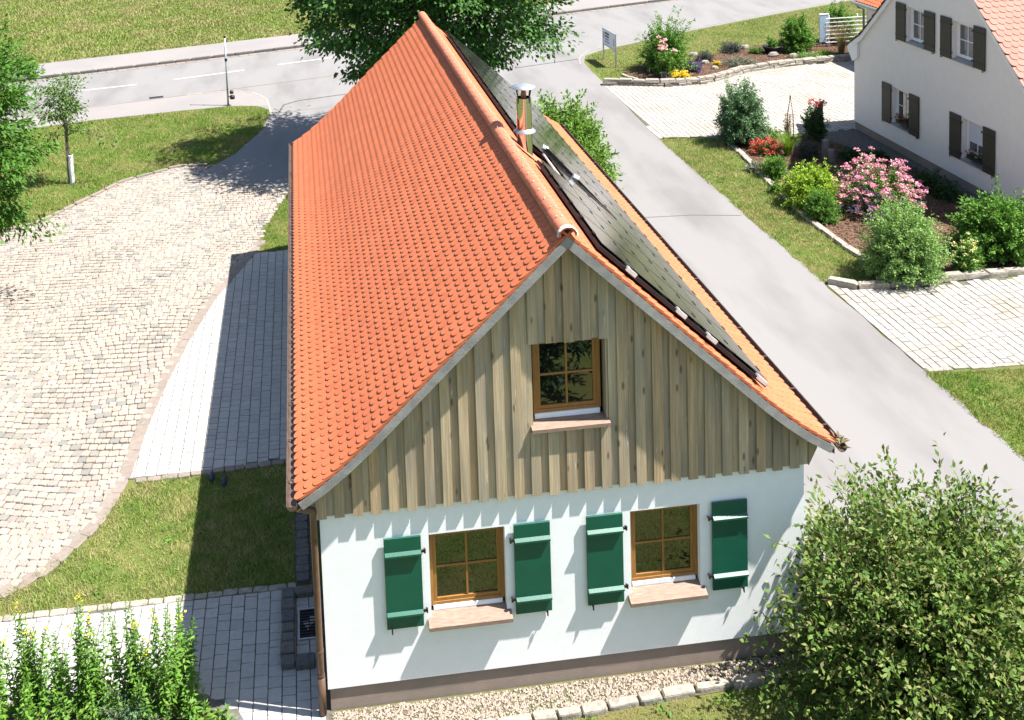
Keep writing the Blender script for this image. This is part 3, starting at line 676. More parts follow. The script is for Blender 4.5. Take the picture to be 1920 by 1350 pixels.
# green shutters
def shutter(parent, x0, x1, z0, z1, y, hinge, mat, axis='y', bars=(.17, .83), ledge=True):
    """board shutter in front of plane y; hinge=-1 hinged on its left edge, +1 on its right"""
    T = (lambda m: m) if axis == 'y' else (lambda m: turn(m))
    o = T(MB().cbox(x0, x1, y-.042, y-.012, z0, z1, .004)).build('shutter', mat, parent)
    h = z1-z0
    for kb in bars:
        zz = z0+h*kb
        if ledge: T(MB().yz([(y-.088, zz-.032), (y-.088, zz-.004), (y-.0425, zz+.026), (y-.0425, zz-.032)], x0+.008, x1-.004)).build('ledge', mat, o)
        else: T(MB().box(x0+.004, x1-.004, y-.052, y-.0425, zz-.03, zz+.012)).build('strap', 'iron', o)
        hx = x0 if hinge < 0 else x1
        hm = MB().box(hx+(-.055 if hinge < 0 else .0), hx+(.0 if hinge < 0 else .055), y-.05, y-.03, zz-.016, zz+.016)
        hm.tube([(hx+hinge*.05, y-.045, zz-.03), (hx+hinge*.05, y-.045, zz+.03)], .014, 8); hm.tube([(hx+hinge*.05, y-.04, zz), (hx+hinge*.05, y+.01, zz)], .01, 6)
        T(hm).build('hinge', 'iron', o)
    sx = (x0+.07) if hinge > 0 else (x1-.07)
    T(MB().tube([(sx, y+.01, z0-.03), (sx, y-.07, z0-.03), (sx, y-.07, z0-.055)], .009, 6).tube([(sx, y-.06, z0-.05), (sx, y-.06, z0+.03)], .011, 6)).build('shutter_stop', 'iron', o)
    return o
for x0, x1, hg, lab in ((.865, 1.385, 1, 'leftmost green shutter'), (2.70, 3.22, -1, 'green shutter right of the left window'), (3.745, 4.275, 1, 'green shutter left of the right window'), (5.595, 6.12, -1, 'rightmost green shutter')):
    shutter(house, x0, x1, 1.185, 2.53, -.012, hg, 'green')['label'] = lab
# solar modules on the right slope
nv = Vector((.94, 0, 1)).normalized(); dv = Vector((1, 0, -.94)).normalized(); oR = Vector((HC, 0, ZR))
def rp(s, y, off): q_ = oR+dv*s+nv*off; return (q_.x, y, q_.z)
arr = MB()
for s0_, s1_, ya_, yb_ in ((.62, 3.93, .02, 3.80), (1.285, 3.93, 3.802, 5.12), (.62, 3.93, 5.122, 15.1)):
    arr.add([rp(s0_, ya_, .075), rp(s1_, ya_, .075), rp(s1_, yb_, .075), rp(s0_, yb_, .075), rp(s0_, ya_, .13), rp(s1_, ya_, .13), rp(s1_, yb_, .13), rp(s0_, yb_, .13)],
            [(0, 3, 2, 1), (4, 5, 6, 7), (0, 1, 5, 4), (1, 2, 6, 5), (2, 3, 7, 6), (3, 0, 4, 7)])
arr = arr.build('solar_array', 'panelback', house)
RW, PL = .662, 1.21
for rw in range(5):
    for cl_ in range(12):
        s0, s1 = .62+rw*RW+.008, .62+(rw+1)*RW-.008; ya, yb = .06+cl_*PL+cl_*.045, .06+cl_*PL+cl_*.045+PL
        yb = min(yb, 15.05)
        if rw < 1 and 3.8 < (ya+yb)/2 < 5.1: continue
        MB().add([rp(s0, ya, .165), rp(s1, ya, .165), rp(s1, yb, .165), rp(s0, yb, .165), rp(s0, ya, .173), rp(s1, ya, .173), rp(s1, yb, .173), rp(s0, yb, .173)],
                 [(0, 3, 2, 1), (4, 5, 6, 7), (0, 1, 5, 4), (1, 2, 6, 5), (2, 3, 7, 6), (3, 0, 4, 7)]).build('module', 'panel', arr)
cm = MB()
for rw in range(6):
    for cl_ in range(25):
        s0 = .62+rw*RW; ya = .36+cl_*.6275
        if ya > 15 or (rw == 0 and 3.7 < ya < 5.1): continue
        cm.add([rp(s0-.014, ya, .160), rp(s0+.014, ya, .160), rp(s0+.014, ya+.11, .160), rp(s0-.014, ya+.11, .160), rp(s0-.014, ya, .180), rp(s0+.014, ya, .180), rp(s0+.014, ya+.11, .180), rp(s0-.014, ya+.11, .180)],
               [(0, 3, 2, 1), (4, 5, 6, 7), (0, 1, 5, 4), (1, 2, 6, 5), (2, 3, 7, 6), (3, 0, 4, 7)])
cm.build('module_clips', 'iron', arr, kind='stuff')
for sR in (1.15, 2.12, 2.72, 3.72):
    def rb(y0_, y1_, a, b_, z0_, z1_, nm, mat):
        MB().add([rp(a, y0_, z0_), rp(b_, y0_, z0_), rp(b_, y1_, z0_), rp(a, y1_, z0_), rp(a, y0_, z1_), rp(b_, y0_, z1_), rp(b_, y1_, z1_), rp(a, y1_, z1_)],
                 [(0, 3, 2, 1), (4, 5, 6, 7), (0, 1, 5, 4), (1, 2, 6, 5), (2, 3, 7, 6), (3, 0, 4, 7)]).build(nm, mat, arr)
    rb(-.10, 15.0, sR-.02, sR+.02, .134, .161, 'mounting_rail', 'alu')
    rb(-.14, -.098, sR-.085, sR+.085, .115, .170, 'rail_end', 'alu')
wd = MB().add([rp(1.22, 5.5, .176), rp(1.40, 5.44, .176), rp(2.60, 4.2, .176), rp(1.22, 5.5, .25), rp(1.40, 5.44, .25), rp(2.60, 4.2, .185)], [(0, 2, 1), (3, 4, 5), (0, 1, 4, 3), (1, 2, 5, 4), (2, 0, 3, 5)])  # made-up black wedge, stands in for the dark tapering line by the flue
wd.build('black_wedge', 'wedge_black', arr)
for s_, y_ in ((1.25, 5.5), (1.83, 4.88)):
    c_ = Vector(rp(s_, y_, .22)); MB().tube([c_-Vector((.05, 0, -.03)), c_+Vector((.05, 0, -.03))], .045, 8).build('wedge_clamp', 'alu', arr)
# flue pipe with cowl
fx, fy = 3.98, 4.47
fl = MB().lathe([(.137, 6.2), (.137, 7.19), (.144, 7.192), (.144, 7.215), (.137, 7.217), (.137, 7.25), (.144, 7.252), (.144, 7.275), (.137, 7.277), (.137, 7.385), (.115, 7.39), (.115, 7.25), (0, 7.25)], fx, fy, 32).build('flue_pipe', 'steel', house, True)
md = fl.modifiers.new('edge', 'EDGE_SPLIT'); md.split_angle = math.radians(40)
MB().lathe([(.139, 6.82), (.205, 6.765), (.205, 6.757), (.139, 6.81)], fx, fy, 32).build('storm_collar', 'zinc', fl, True)
MB().lathe([(0, 7.635), (.11, 7.62), (.224, 7.575), (.224, 7.567), (.11, 7.608), (0, 7.62)], fx, fy, 32).build('cowl', 'zinc', fl, True)
for k in range(4):
    a = .6+k*math.pi/2; MB().tube([(fx+.135*math.cos(a), fy+.135*math.sin(a), 7.3), (fx+.145*math.cos(a), fy+.145*math.sin(a), 7.41), (fx+.19*math.cos(a), fy+.19*math.sin(a), 7.585)], .010, 6).build('cowl_strut', 'iron', fl)
MB().lathe([(.05, 7.28), (.05, 7.45), (.03, 7.60), (0, 7.60)], fx, fy, 20).build('flue_core', 'brass', fl, True)
MB().add([rp(.25, fy-.35, .06), rp(1.2, fy-.35, .06), rp(1.2, fy+.35, .06), rp(.25, fy+.35, .06)], [(0, 1, 2, 3)]).build('flashing', 'ridge', fl)

# ================================================================== NEIGHBOUR HOUSE (gable wall faces -x at x=20.66)
NX = 20.66; nh = thing('neighbour_house', (26, 18.2, 0), 'cream rendered house with dark olive shutters and pale red roof', 'house')
def turn(m):                                   # builds made facing -y (x along, y depth) become facing -x
    m.v = [(NX+y, -x, z) for x, y, z in m.v]; return m
# in turned space x' = -y
holes = [(-19.95, -18.95, 4.05, 5.30), (-17.40, -16.36, 4.05, 5.30), (-20.82, -19.78, .95, 2.28), (-16.86, -15.84, .95, 2.28)]
NA, NZ = 18.2, 8.05; NE0, NE1 = 12.68, 23.55
def nzr(y, dn=0): return NZ-.93*abs(y-NA) if abs(y-NA) < 4.6 else NZ-.93*4.6-(abs(y-NA)-4.6)*.62
m = MB(); xs = sorted({-23.4, -13.0, -18.2, -18.2-4.6, -18.2+4.6, *[h[0] for h in holes], *[h[1] for h in holes]})
for xa, xb in zip(xs[:-1], xs[1:]):
    cx = (xa+xb)/2; cuts = sorted([(h[2], h[3]) for h in holes if h[0] < cx < h[1]]); lo = .3
    for c, d in cuts: m.add([(xa, 0, lo), (xb, 0, lo), (xb, 0, c), (xa, 0, c)], [(0, 1, 2, 3)]); lo = d
    m.add([(xa, 0, lo), (xb, 0, lo), (xb, 0, nzr(-xb)-.06), (xa, 0, nzr(-xa)-.06)], [(0, 1, 2, 3)])
for a, b_, c, d in holes:
    for p_, q_ in (((a, c), (b_, c)), ((b_, c), (b_, d)), ((b_, d), (a, d)), ((a, d), (a, c))):
        m.add([(p_[0], 0, p_[1]), (q_[0], 0, q_[1]), (q_[0], .22, q_[1]), (p_[0], .22, p_[1])], [(0, 1, 2, 3)])
m.box(-23.4, -23.15, .003, 11, .3, 3.1); m.box(-13.25, -13.0, .003, 11, .3, 3.1)
m.box(-23.0, -13.4, .4, .42, .3, 3.0); m.box(-20.4, -15.95, .4, .42, 3.0, 5.45)
turn(m).build('wall', 'plaster2', nh)
turn(MB().box(-23.37, -13.03, .025, 11, -.3, .3)).build('plinth', 'plinth', nh)
# boxed eave return and painted verge
tr = MB()
for sgn in (1, -1):
    pts_ = [0, 2.0, 4.6, 5.5]
    for a, b_ in zip(pts_[:-1], pts_[1:]):
        y0_, y1_ = NA+sgn*a, NA+sgn*b_
        tr.xz([(-y0_, nzr(y0_)-.04), (-y1_, nzr(y1_)-.04), (-y1_, nzr(y1_)-.24), (-y0_, nzr(y0_)-.24)], -.10, -.002)
    ye = NA+sgn*5.5; yi = NA+sgn*4.85
    tr.xz([(-ye, nzr(ye)-.241), (-yi, nzr(yi)-.241), (-(yi), 2.8), (-(NA+sgn*5.2), 2.62)], -.09, -.003)
turn(tr).build('verge_trim', 'trimwhite', nh)
rd = MB()
for sgn in (1, -1):
    pts_ = [0, 4.6, 5.62]
    for a, b_ in zip(pts_[:-1], pts_[1:]):
        y0_, y1_ = NA+sgn*a, NA+sgn*b_
        rd.yz([(y0_, nzr(y0_)-.035), (y1_, nzr(y1_)-.035), (y1_, nzr(y1_)+.0), (y0_, nzr(y0_)+.0)], NX-.13, NX+10)
nroof = rd.build('roof', 'roofdeck', nh)
# scalloped tiles on the slope that faces the camera, and on the far one
nt_m = MB(); TW2, EX2 = .24, .21; hw = TW2/2-.003
o_ = [(-hw, .40), (-hw, .09)]+[(-hw*math.cos(math.pi*k/8), .09-.09*math.sin(math.pi*k/8)) for k in range(1, 8)]+[(hw, .09), (hw, .40)]
nn = len(o_); nt_m.add([(x, y, 0) for x, y in o_]+[(x, y, .02) for x, y in o_], [tuple(range(nn, 2*nn))]+[(i, (i+1) % nn, nn+(i+1) % nn, nn+i) for i in range(nn)])
tm2 = nt_m.mesh('tile', 'tile2'); co2 = np.array([v.co[:] for v in tm2.vertices]); tf2 = [tuple(p.vertices) for p in tm2.polygons]
lst = []
for sgn in (-1, 1):
    sl = math.hypot(1, .93)
    for rw in range(40):
        a = 5.66-rw*EX2/sl
        if a < .2: break
        y0_ = NA+sgn*a; y1_ = NA+sgn*max(a-.4/sl, 0); up = Vector((0, y1_-y0_, nzr(y1_)-nzr(y0_))).normalized(); wv = Vector((1, 0, 0)); nr = wv.cross(up)
        if nr.z < 0: nr = -nr; wv = -wv
        up2 = (up-nr*.08).normalized(); nr2 = (nr+up*.08).normalized()
        for j in range(41):
            xx = NX-.13+TW2*(j+.5*(rw % 2))+.1
            mm = Matrix((wv, up2, nr2)).transposed().to_4x4(); mm.translation = (xx, y0_, nzr(y0_)+.02+random.uniform(0, .003)); lst.append(mm)
cen = np.array([m_.translation[:] for m_ in lst]); vis = inframe(cen, 0); dist = project(cen)[:, 2]; front = (cen[:, 1] < NA)
order = np.argsort(np.where(vis & front, dist, 1e6+dist)); rest = MB()
for c, i in enumerate(order):
    if c < 300 and vis[i] and front[i]:
        o = bpy.data.objects.new('tile', tm2); link(o, nroof); o.matrix_basis = lst[i]
    else: rest.add(np.c_[co2, np.ones(len(co2))] @ np.array(lst[i]).T[:, :3], tf2)
me = bpy.data.meshes.new('roof_tiles'); me.from_pydata(rest.v, [], rest.f); me.update(); me.materials.append(mt['tile2'])
o = link(bpy.data.objects.new('roof_tiles', me), nroof); o['kind'] = 'stuff'
nlab = ('upper left window', 'upper right window', 'lower left window with flower box', 'lower right window with half lowered blind')
for i, (a, b_, c, d) in enumerate(holes):
    wn = window(nh, a, b_, c+.09, d, .15, xf=turn, fm='trimwhite', pm='pane2' if i != 2 else 'pane', fw=.06, sash=.05); wn['label'] = nlab[i]
    turn(MB().yz([(-.06, c-.03), (-.06, c+.0), (.15, c+.07), (.15, c-.02)], a-.04, b_+.04)).build('sill', 'zinc', wn)
    if i == 3: turn(MB().box(a+.1, b_-.1, .150, .158, c+.62, d-.1)).build('roller_blind', 'blind', wn)
for i, (a, b_, z0_, z1_, hg) in enumerate(((-20.57, -20.0, 4.04, 5.36, 1), (-18.90, -18.32, 4.04, 5.36, -1), (-18.0, -17.44, 4.04, 5.36, 1), (-16.31, -15.75, 4.04, 5.36, -1),
                          (-21.43, -20.86, .91, 2.33, 1), (-19.74, -19.17, .91, 2.33, -1), (-17.47, -16.9, .91, 2.33, 1), (-15.80, -15.25, .91, 2.33, -1))):
    shutter(nh, a, b_, z0_, z1_, -.015, hg, 'olive', axis='x', ledge=False, bars=(.16, .86))
# annex behind, only its corner shows
an = thing('annex_building', (29.5, 31, 0), 'small annex with orange roof and grey downpipe behind the cream house', 'building')
MB().box(26.95, 34, 24, 33.7, -.3, 2.75).build('wall', 'plaster2', an)
aw = MB().box(26.92, 26.949, 31.3, 32.4, 1.1, 2.2).build('window', 'trimwhite', an)
MB().box(26.905, 26.919, 31.42, 32.28, 1.2, 2.1).build('pane', 'pane2', aw)
ar = MB().xz([(26.5, 2.72), (30.5, 5.2), (34.5, 2.72), (34.5, 2.62), (30.5, 5.1), (26.5, 2.62)], 23.7, 34.0).build('roof', 'roofdeck', an)
big = MB()
for rw in range(24):
    s = -.02+rw*.2; up = Vector((4, 0, 2.48)).normalized(); wv = Vector((0, 1, 0)); nr = wv.cross(up); nr = nr if nr.z > 0 else -nr
    for j in range(43):
        yy_ = 23.8+.24*(j+.5*(rw % 2)); b0 = Vector((26.5, yy_, 2.73))+up*s+nr*.02
        mm = Matrix((wv, (up-nr*.08).normalized(), (nr+up*.08).normalized())).transposed().to_4x4(); mm.translation = b0
        big.add(np.c_[co2, np.ones(len(co2))] @ np.array(mm).T[:, :3], tf2)
me = bpy.data.meshes.new('roof_tiles'); me.from_pydata(big.v, [], big.f); me.update(); me.materials.append(mt['tile']); o = link(bpy.data.objects.new('roof_tiles', me), ar); o['kind'] = 'stuff'
MB().tube([(26.42, 23.7, 2.66), (26.42, 34.1, 2.66)], .075, 8).build('gutter', 'zinc', an)
MB().tube([(26.42, 33.75, 2.62), (26.55, 33.75, 2.45), (26.85, 33.78, 2.35), (26.86, 33.78, .05)], .055, 8).build('downpipe', 'zinc', an, True)

# ================================================================== PLANTS
L = {}
L['big'] = LEAF('maple_leaf', [(0.030, 0.087, 0.018), (0.047, 0.124, 0.023), (0.068, 0.161, 0.029), (0.040, 0.102, 0.026)], .3)
L['left'] = LEAF('ash_leaf', [(0.056, 0.146, 0.016), (0.079, 0.183, 0.022), (0.045, 0.122, 0.017), (0.101, 0.195, 0.034)], .35)
L['young'] = LEAF('young_tree_leaf', [(0.079, 0.172, 0.026), (0.112, 0.200, 0.046), (0.066, 0.136, 0.026), (0.132, 0.172, 0.066)], .3)
L['bushR'] = LEAF('privet_leaf', [(.075, .15, .025), (.12, .20, .032), (.055, .115, .022), (.16, .22, .05), (.09, .17, .03), (.21, .22, .07), (.14, .14, .05), (.07, .14, .028)], .32)
L['bushB'] = LEAF('spirea_leaf', [(0.112, 0.223, 0.029), (0.158, 0.275, 0.040), (0.079, 0.172, 0.024), (0.191, 0.292, 0.064)], .3)
L['blue'] = LEAF('bluegreen_leaf', [(0.079, 0.161, 0.070), (0.123, 0.227, 0.097), (0.061, 0.132, 0.055), (0.174, 0.273, 0.140)], .2)
L['lime'] = LEAF('lime_leaf', [(0.222, 0.343, 0.029), (0.301, 0.430, 0.048), (0.158, 0.275, 0.025)], .35)
L['mid'] = LEAF('mid_green_leaf', [(0.091, 0.211, 0.028), (0.129, 0.269, 0.034), (0.063, 0.153, 0.025), (0.154, 0.289, 0.053)], .3)
L['pale'] = LEAF('pale_green_leaf', [(0.168, 0.293, 0.074), (0.219, 0.356, 0.101), (0.119, 0.229, 0.055), (0.258, 0.378, 0.129)], .3)
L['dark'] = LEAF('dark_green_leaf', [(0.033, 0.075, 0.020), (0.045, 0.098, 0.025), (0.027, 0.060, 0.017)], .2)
L['grey'] = LEAF('lavender_leaf', [(.09, .11, .085), (.07, .085, .075), (.06, .08, .06)], .15)
L['silver'] = LEAF('silver_leaf', [(.20, .21, .15), (.16, .18, .12), (.24, .24, .18)], .2)
L['violet'] = LEAF('violet_flower', [(.10, .07, .17), (.14, .10, .22), (.08, .06, .160)], .2)
L['pink'] = LEAF('pink_rose', [(0.632, 0.220, 0.336), (0.714, 0.363, 0.470), (0.561, 0.143, 0.269), (0.765, 0.528, 0.582)], .25)
L['palepink'] = LEAF('pale_pink_rose', [(.70, .36, .38), (.72, .48, .45), (.6, .22, .3)], .25)
L['red'] = LEAF('red_flower', [(.50, .035, .045), (.6, .07, .07), (.42, .03, .05)], .2)
L['yellow'] = LEAF('yellow_flower', [(.70, .50, .02), (.75, .60, .05), (.6, .42, .02)], .25)
L['cream'] = LEAF('cream_flower', [(.68, .62, .25), (.7, .66, .4), (.6, .55, .15)], .25)
L['straw'] = LEAF('straw_grass', [(.30, .21, .11), (.24, .16, .09), (.20, .17, .06), (.15, .16, .05)], .2)
L['lily'] = LEAF('daylily_leaf', [(0.119, 0.215, 0.020), (0.159, 0.258, 0.026), (0.093, 0.172, 0.019)], .3)
L['spike'] = LEAF('loosestrife_leaf', [(.085, .20, .022), (.13, .26, .03), (.06, .15, .02), (.17, .28, .045), (.10, .21, .05)], .32)
L['grass'] = LEAF('lawn_blade', [(.12, .23, .03), (.16, .26, .042), (.085, .18, .022), (.22, .27, .07), (.34, .32, .13), (.14, .24, .04)], .25, .6, patch=((.38, .33, .15), 1.7))
L['grassL'] = LEAF('verge_blade', [(.115, .21, .022), (.15, .245, .034), (.09, .18, .02), (.2, .255, .06)], .25, .6, patch=((.29, .27, .10), .9))
L['field'] = LEAF('meadow_blade', [(.15, .225, .04), (.22, .25, .06), (.115, .21, .03), (.29, .275, .105)], .2, .7, patch=((.30, .265, .115), .33))

def sph(r, n):
    v = unit(r.normal(size=(n, 3))); return v
def tree(name, base, label, crown_c, radii, ncl, per, clr, leaf, mat, seed, trunk_r, fork, limbs, group=None, shape=None, stems=1, lowcut=None, droop=.25):
    r = np.random.default_rng(seed); root = thing(name, (*base, 0), label, 'tree', group)
    c = np.array(crown_c); R_ = np.array(radii)
    d = sph(r, ncl*3); rad = r.random(ncl*3)**.42
    C = c+d*R_*rad[:, None]*(1+r.normal(0, .10, (ncl*3, 1)))
    if lowcut is not None: C = C[lowcut(C)]
    C = C[:ncl]
    tb = MB()
    for s_ in range(stems):
        off = np.array([math.cos(s_*2.1)*.25, math.sin(s_*2.1)*.25])*(stems > 1)
        top = np.array([base[0]+off[0]*3, base[1]+off[1]*3, fork])
        pts = [(base[0]+off[0], base[1]+off[1], -.1), (base[0]+off[0]*1.3+.05, base[1]+off[1]*1.2, fork*.35), (base[0]+off[0]*2, base[1]+off[1]*2+.04, fork*.7), top,
               (c[0]+off[0]*3, c[1]+off[1]*3, c[2]+R_[2]*.3)]
        tb.tube(pts, [trunk_r, trunk_r*.85, trunk_r*.75, trunk_r*.6, trunk_r*.2], 10)
    trunk = tb.build('trunk', 'bark', root, True)
    lb = MB()
    for q in C[r.permutation(len(C))[:limbs]]:
        st = np.array([base[0], base[1], fork])*(1-(f := r.random()*.5))+np.array([c[0], c[1], c[2]])*f
        mid = st*.5+q*.5+np.array([0, 0, .12*np.linalg.norm(q-st)])
        lb.tube([st, st*.6+mid*.4, mid, q], [trunk_r*.32, trunk_r*.26, trunk_r*.17, trunk_r*.05], 5)
    lb.build('limbs', 'bark', root, True)
    n = len(C)*per; ci = np.repeat(np.arange(len(C)), per); g = r.normal(size=(n, 3))*np.array([1, 1, .55])*clr*r.uniform(.6, 1.25, len(C))[ci][:, None]
    P_ = C[ci]+g; D = unit(g+ (P_-c)*.25)+r.normal(0, .45, (n, 3)); D[:, 2] -= droop
    np_mesh('crown', leaf_quads(P_, D, leaf[0], leaf[1], seed), 4, L[mat], root)
    return root
def shrub(name, base, label, R_, h, n, per, leaf, mat, seed, cat='shrub', group=None, ry=None, stemr=.008, flowers=None, up=.35, lean=(0, 0), low=.12, spread=.25, jitter=.16, z0=0.0):
    """arching shoots with leaves along them, from a stool of stems"""
    r = np.random.default_rng(seed); root = thing(name, (base[0], base[1], z0), label, cat, group); ry = ry or R_
    az = r.random(n)*2*math.pi; el = np.arcsin(np.clip(r.random(n)*(1-low)+low*r.random(n), 0, 1)); k = r.random(n)**.22*(1+r.normal(0, jitter, n))
    T = np.stack([base[0]+lean[0]+R_*k*np.cos(az)*np.cos(el), base[1]+lean[1]+ry*k*np.sin(az)*np.cos(el), z0+h*np.clip(.06+k*np.sin(el)*.94, .06, 1.25)], 1)
    S = np.stack([base[0]+(T[:, 0]-base[0])*spread*.6+r.normal(0, .05*R_, n), base[1]+(T[:, 1]-base[1])*spread*.6+r.normal(0, .05*R_, n), np.full(n, z0-.02)], 1)
    Mid = S*.45+T*.55; Mid[:, 2] = S[:, 2]*.3+T[:, 2]*.7+up*h*.25; Mid[:, :2] = S[:, :2]*.6+T[:, :2]*.4
    st = MB()
    for i in range(0, n, max(1, n//110)):
        c_ = [S[i]*(1-t)**2+Mid[i]*2*t*(1-t)+T[i]*t*t for t in (0, .3, .6, .85, 1)]; st.tube(c_, [stemr*1.3, stemr, stemr*.8, stemr*.5, stemr*.3], 4, False)
    st.build('stems', 'twig', root)
    t = r.uniform(.32, 1.03, (n, per)); t = np.minimum(t, 1.0); a = (1-t)**2; b = 2*t*(1-t); c = t*t
    P_ = (S[:, None]*a[..., None]+Mid[:, None]*b[..., None]+T[:, None]*c[..., None]).reshape(-1, 3)
    tg = unit((2*(1-t)[..., None]*(Mid-S)[:, None]+2*t[..., None]*(T-Mid)[:, None]).reshape(-1, 3))
    side = unit(r.normal(size=P_.shape)); D = unit(tg*.55+side*.85+np.array([0, 0, .12]))
    P_ = P_+side*np.abs(r.normal(0, .035*R_, (len(P_), 1))); P_[:, 2] = np.maximum(P_[:, 2], z0+.02)
    np_mesh('foliage', leaf_quads(P_, D, leaf[0], leaf[1], seed), 4, L[mat], root)
    if flowers:
        fm, nf, fr, npet = flowers[:4]; zmin = flowers[4] if len(flowers) > 4 else .45
        idx = np.flatnonzero(T[:, 2] > z0+h*zmin); idx = r.choice(idx, min(nf, len(idx)), replace=False)
        ci = np.repeat(idx, npet); g = r.normal(size=(len(ci), 3)); g = unit(g)*fr*r.random((len(ci), 1))**.5; g[:, 2] = np.abs(g[:, 2])*.8
        np_mesh('blossoms', leaf_quads(T[ci]+g+np.array([0, 0, fr*.4]), unit(g)+r.normal(0, .3, g.shape), fr*.8, fr*.75, seed+1, .9, .25), 4, L[fm], root)
    return root
def tuft(name, base, label, R_, h, n, wd, mat, seed, cat='plant', group=None, plume=None, z0=0.0, arch=.5):
    """arching strap leaves from one crown"""
    r = np.random.default_rng(seed); root = thing(name, (base[0], base[1], z0), label, cat, group)
    az = r.random(n)*2*math.pi; k = r.random(n)**.6; o = np.stack([np.cos(az), np.sin(az), np.zeros(n)], 1); b0 = np.array([base[0], base[1], z0])+o*R_*.18*r.random((n, 1))
    sd = np.stack([-np.sin(az), np.cos(az), np.zeros(n)], 1)*wd*.5; hh = h*r.uniform(.7, 1.1, n)
    rows = []
    for t in (0, .4, .75, 1.0):
        p_ = b0+o*(R_*k*t**1.6)[:, None]; p_[:, 2] = z0+hh*(t*(1+arch*.5)-arch*.5*t**3*(1+k)*.8)
        rows.append((p_-sd*(1-t*.85), p_+sd*(1-t*.85)))
    Q = [np.stack([rows[i][0], rows[i][1], rows[i+1][1], rows[i+1][0]], 1) for i in range(3)]
    np_mesh('leaves', np.concatenate(Q).reshape(-1, 3), 4, L[mat], root)
    if plume:
        tip = (rows[3][0][:plume[1]]+rows[3][1][:plume[1]])/2; m_ = 14; ci = np.repeat(np.arange(len(tip)), m_)
        g = r.normal(0, 1, (len(ci), 3))*np.array([.03, .03, .10]); np_mesh('plumes', leaf_quads(tip[ci]+g, g+np.array([0, 0, .1]), plume[2], plume[2]*.3, seed), 4, L[plume[0]], root)
    return root
def grass(name, poly, dens, h, wd, mat, label, seed, holes=(), lean=.45, m=160):
    P_ = pts_in(poly, dens, seed); P3 = np.c_[P_, np.zeros(len(P_))]
    k = inframe(P3, m)
    for q in holes: k &= ~inpoly(P_, q)
    P3 = P3[k]; n = len(P3); r = np.random.default_rng(seed); a = r.random(n)*2*math.pi
    hh = h*r.uniform(.4, 1.25, n)*(1+.35*np.sin(P3[:, 0]*1.7+seed)*np.sin(P3[:, 1]*1.3)+.45*np.sin(P3[:, 0]*9.1+2*np.sin(P3[:, 1]*5))*np.sin(P3[:, 1]*8.3+2*np.sin(P3[:, 0]*4)))
    sd = np.stack([np.cos(a), np.sin(a), np.zeros(n)], 1)*(wd*r.uniform(.6, 1.3, n))[:, None]
    tip = P3+np.stack([r.normal(0, lean, n)*hh, r.normal(0, lean, n)*hh, hh], 1)
    np_mesh(name, np.stack([P3-sd, P3+sd, tip], 1).reshape(-1, 3), 3, L[mat], kind='stuff', label=label, cat='grass')

# ---- trees
tree('maple_tree', (4.3, 24.6), 'large dark green tree rising behind the far end of the tiled roof', (4.75, 24.6, 7.0), (4.9, 4.3, 4.3), 440, 150, .40, (.18, .12), 'big', 11, .2, 3.4, 60, stems=3,
     lowcut=lambda C: (C[:, 2] > 3.1) & ~((C[:, 2] < 5.2) & (C[:, 1] < 21.5)))
tree('ash_tree', (-10.3, 14.4), 'bright green leafy tree at the left edge beyond the cobbled yard', (-9.35, 14.2, 4.9), (2.3, 3.0, 4.2), 300, 150, .27, (.16, .07), 'left', 12, .17, 2.2, 40)
t = tree('young_tree', (-8.28, 23.7), 'slender young tree with white trunk guard on the roadside verge', (-8.45, 23.7, 2.95), (.85, .8, 1.15), 46, 46, .17, (.12, .065), 'young', 13, .05, 1.75, 22)
MB().lathe([(.075, 0.0), (.08, .02), (.08, 1.03), (.075, 1.05), (.06, 1.05)], -8.2, 23.68, 12).build('trunk_guard', 'guard', t, True)
MB().tube([(-8.33, 23.72, -.05), (-8.33, 23.72, 1.9)], .03, 8).build('stake', 'post', t)
C_ = np.array([(-7.55+.22*k, 23.6-.05*k, 1.95-.10*k) for k in range(5)]); ci = np.repeat(np.arange(5), 26); rr_ = np.random.default_rng(2)
g_ = rr_.normal(0, .16, (130, 3)); np_mesh('foliage', leaf_quads(C_[ci]+g_, g_+rr_.normal(0, .1, (130, 3)), .12, .065, 4), 4, L['young'], t)
MB().tube([(-8.25, 23.7, 1.75), (-7.8, 23.65, 1.98), (-6.8, 23.45, 1.6)], [.03, .02, .008], 5).build('low_limb', 'bark', t)
# ---- foreground and roadside shrubs
shrub('privet_shrub', (8.4, -.8), 'large sprawling shrub with oval leaves covering the right corner of the white wall', 2.4, 2.95, 1250, 40, (.10, .052), 'bushR', 21, ry=2.2, stemr=.009, jitter=.10, low=.05)
shrub('roadside_shrub', (8.2, 18.4), 'yellowish green bush beside the lane at the far right corner of the house', 1.6, 3.3, 950, 64, (.13, .06), 'bushB', 22, ry=2.3, low=.03, jitter=.08)
# reflected in the gable window
shrub('conifer_hedge', (4.2, -8.2), 'dark evergreen shrub standing in front of the gable', 2.4, 4.6, 260, 40, (.2, .09), 'dark', 23, low=.05)
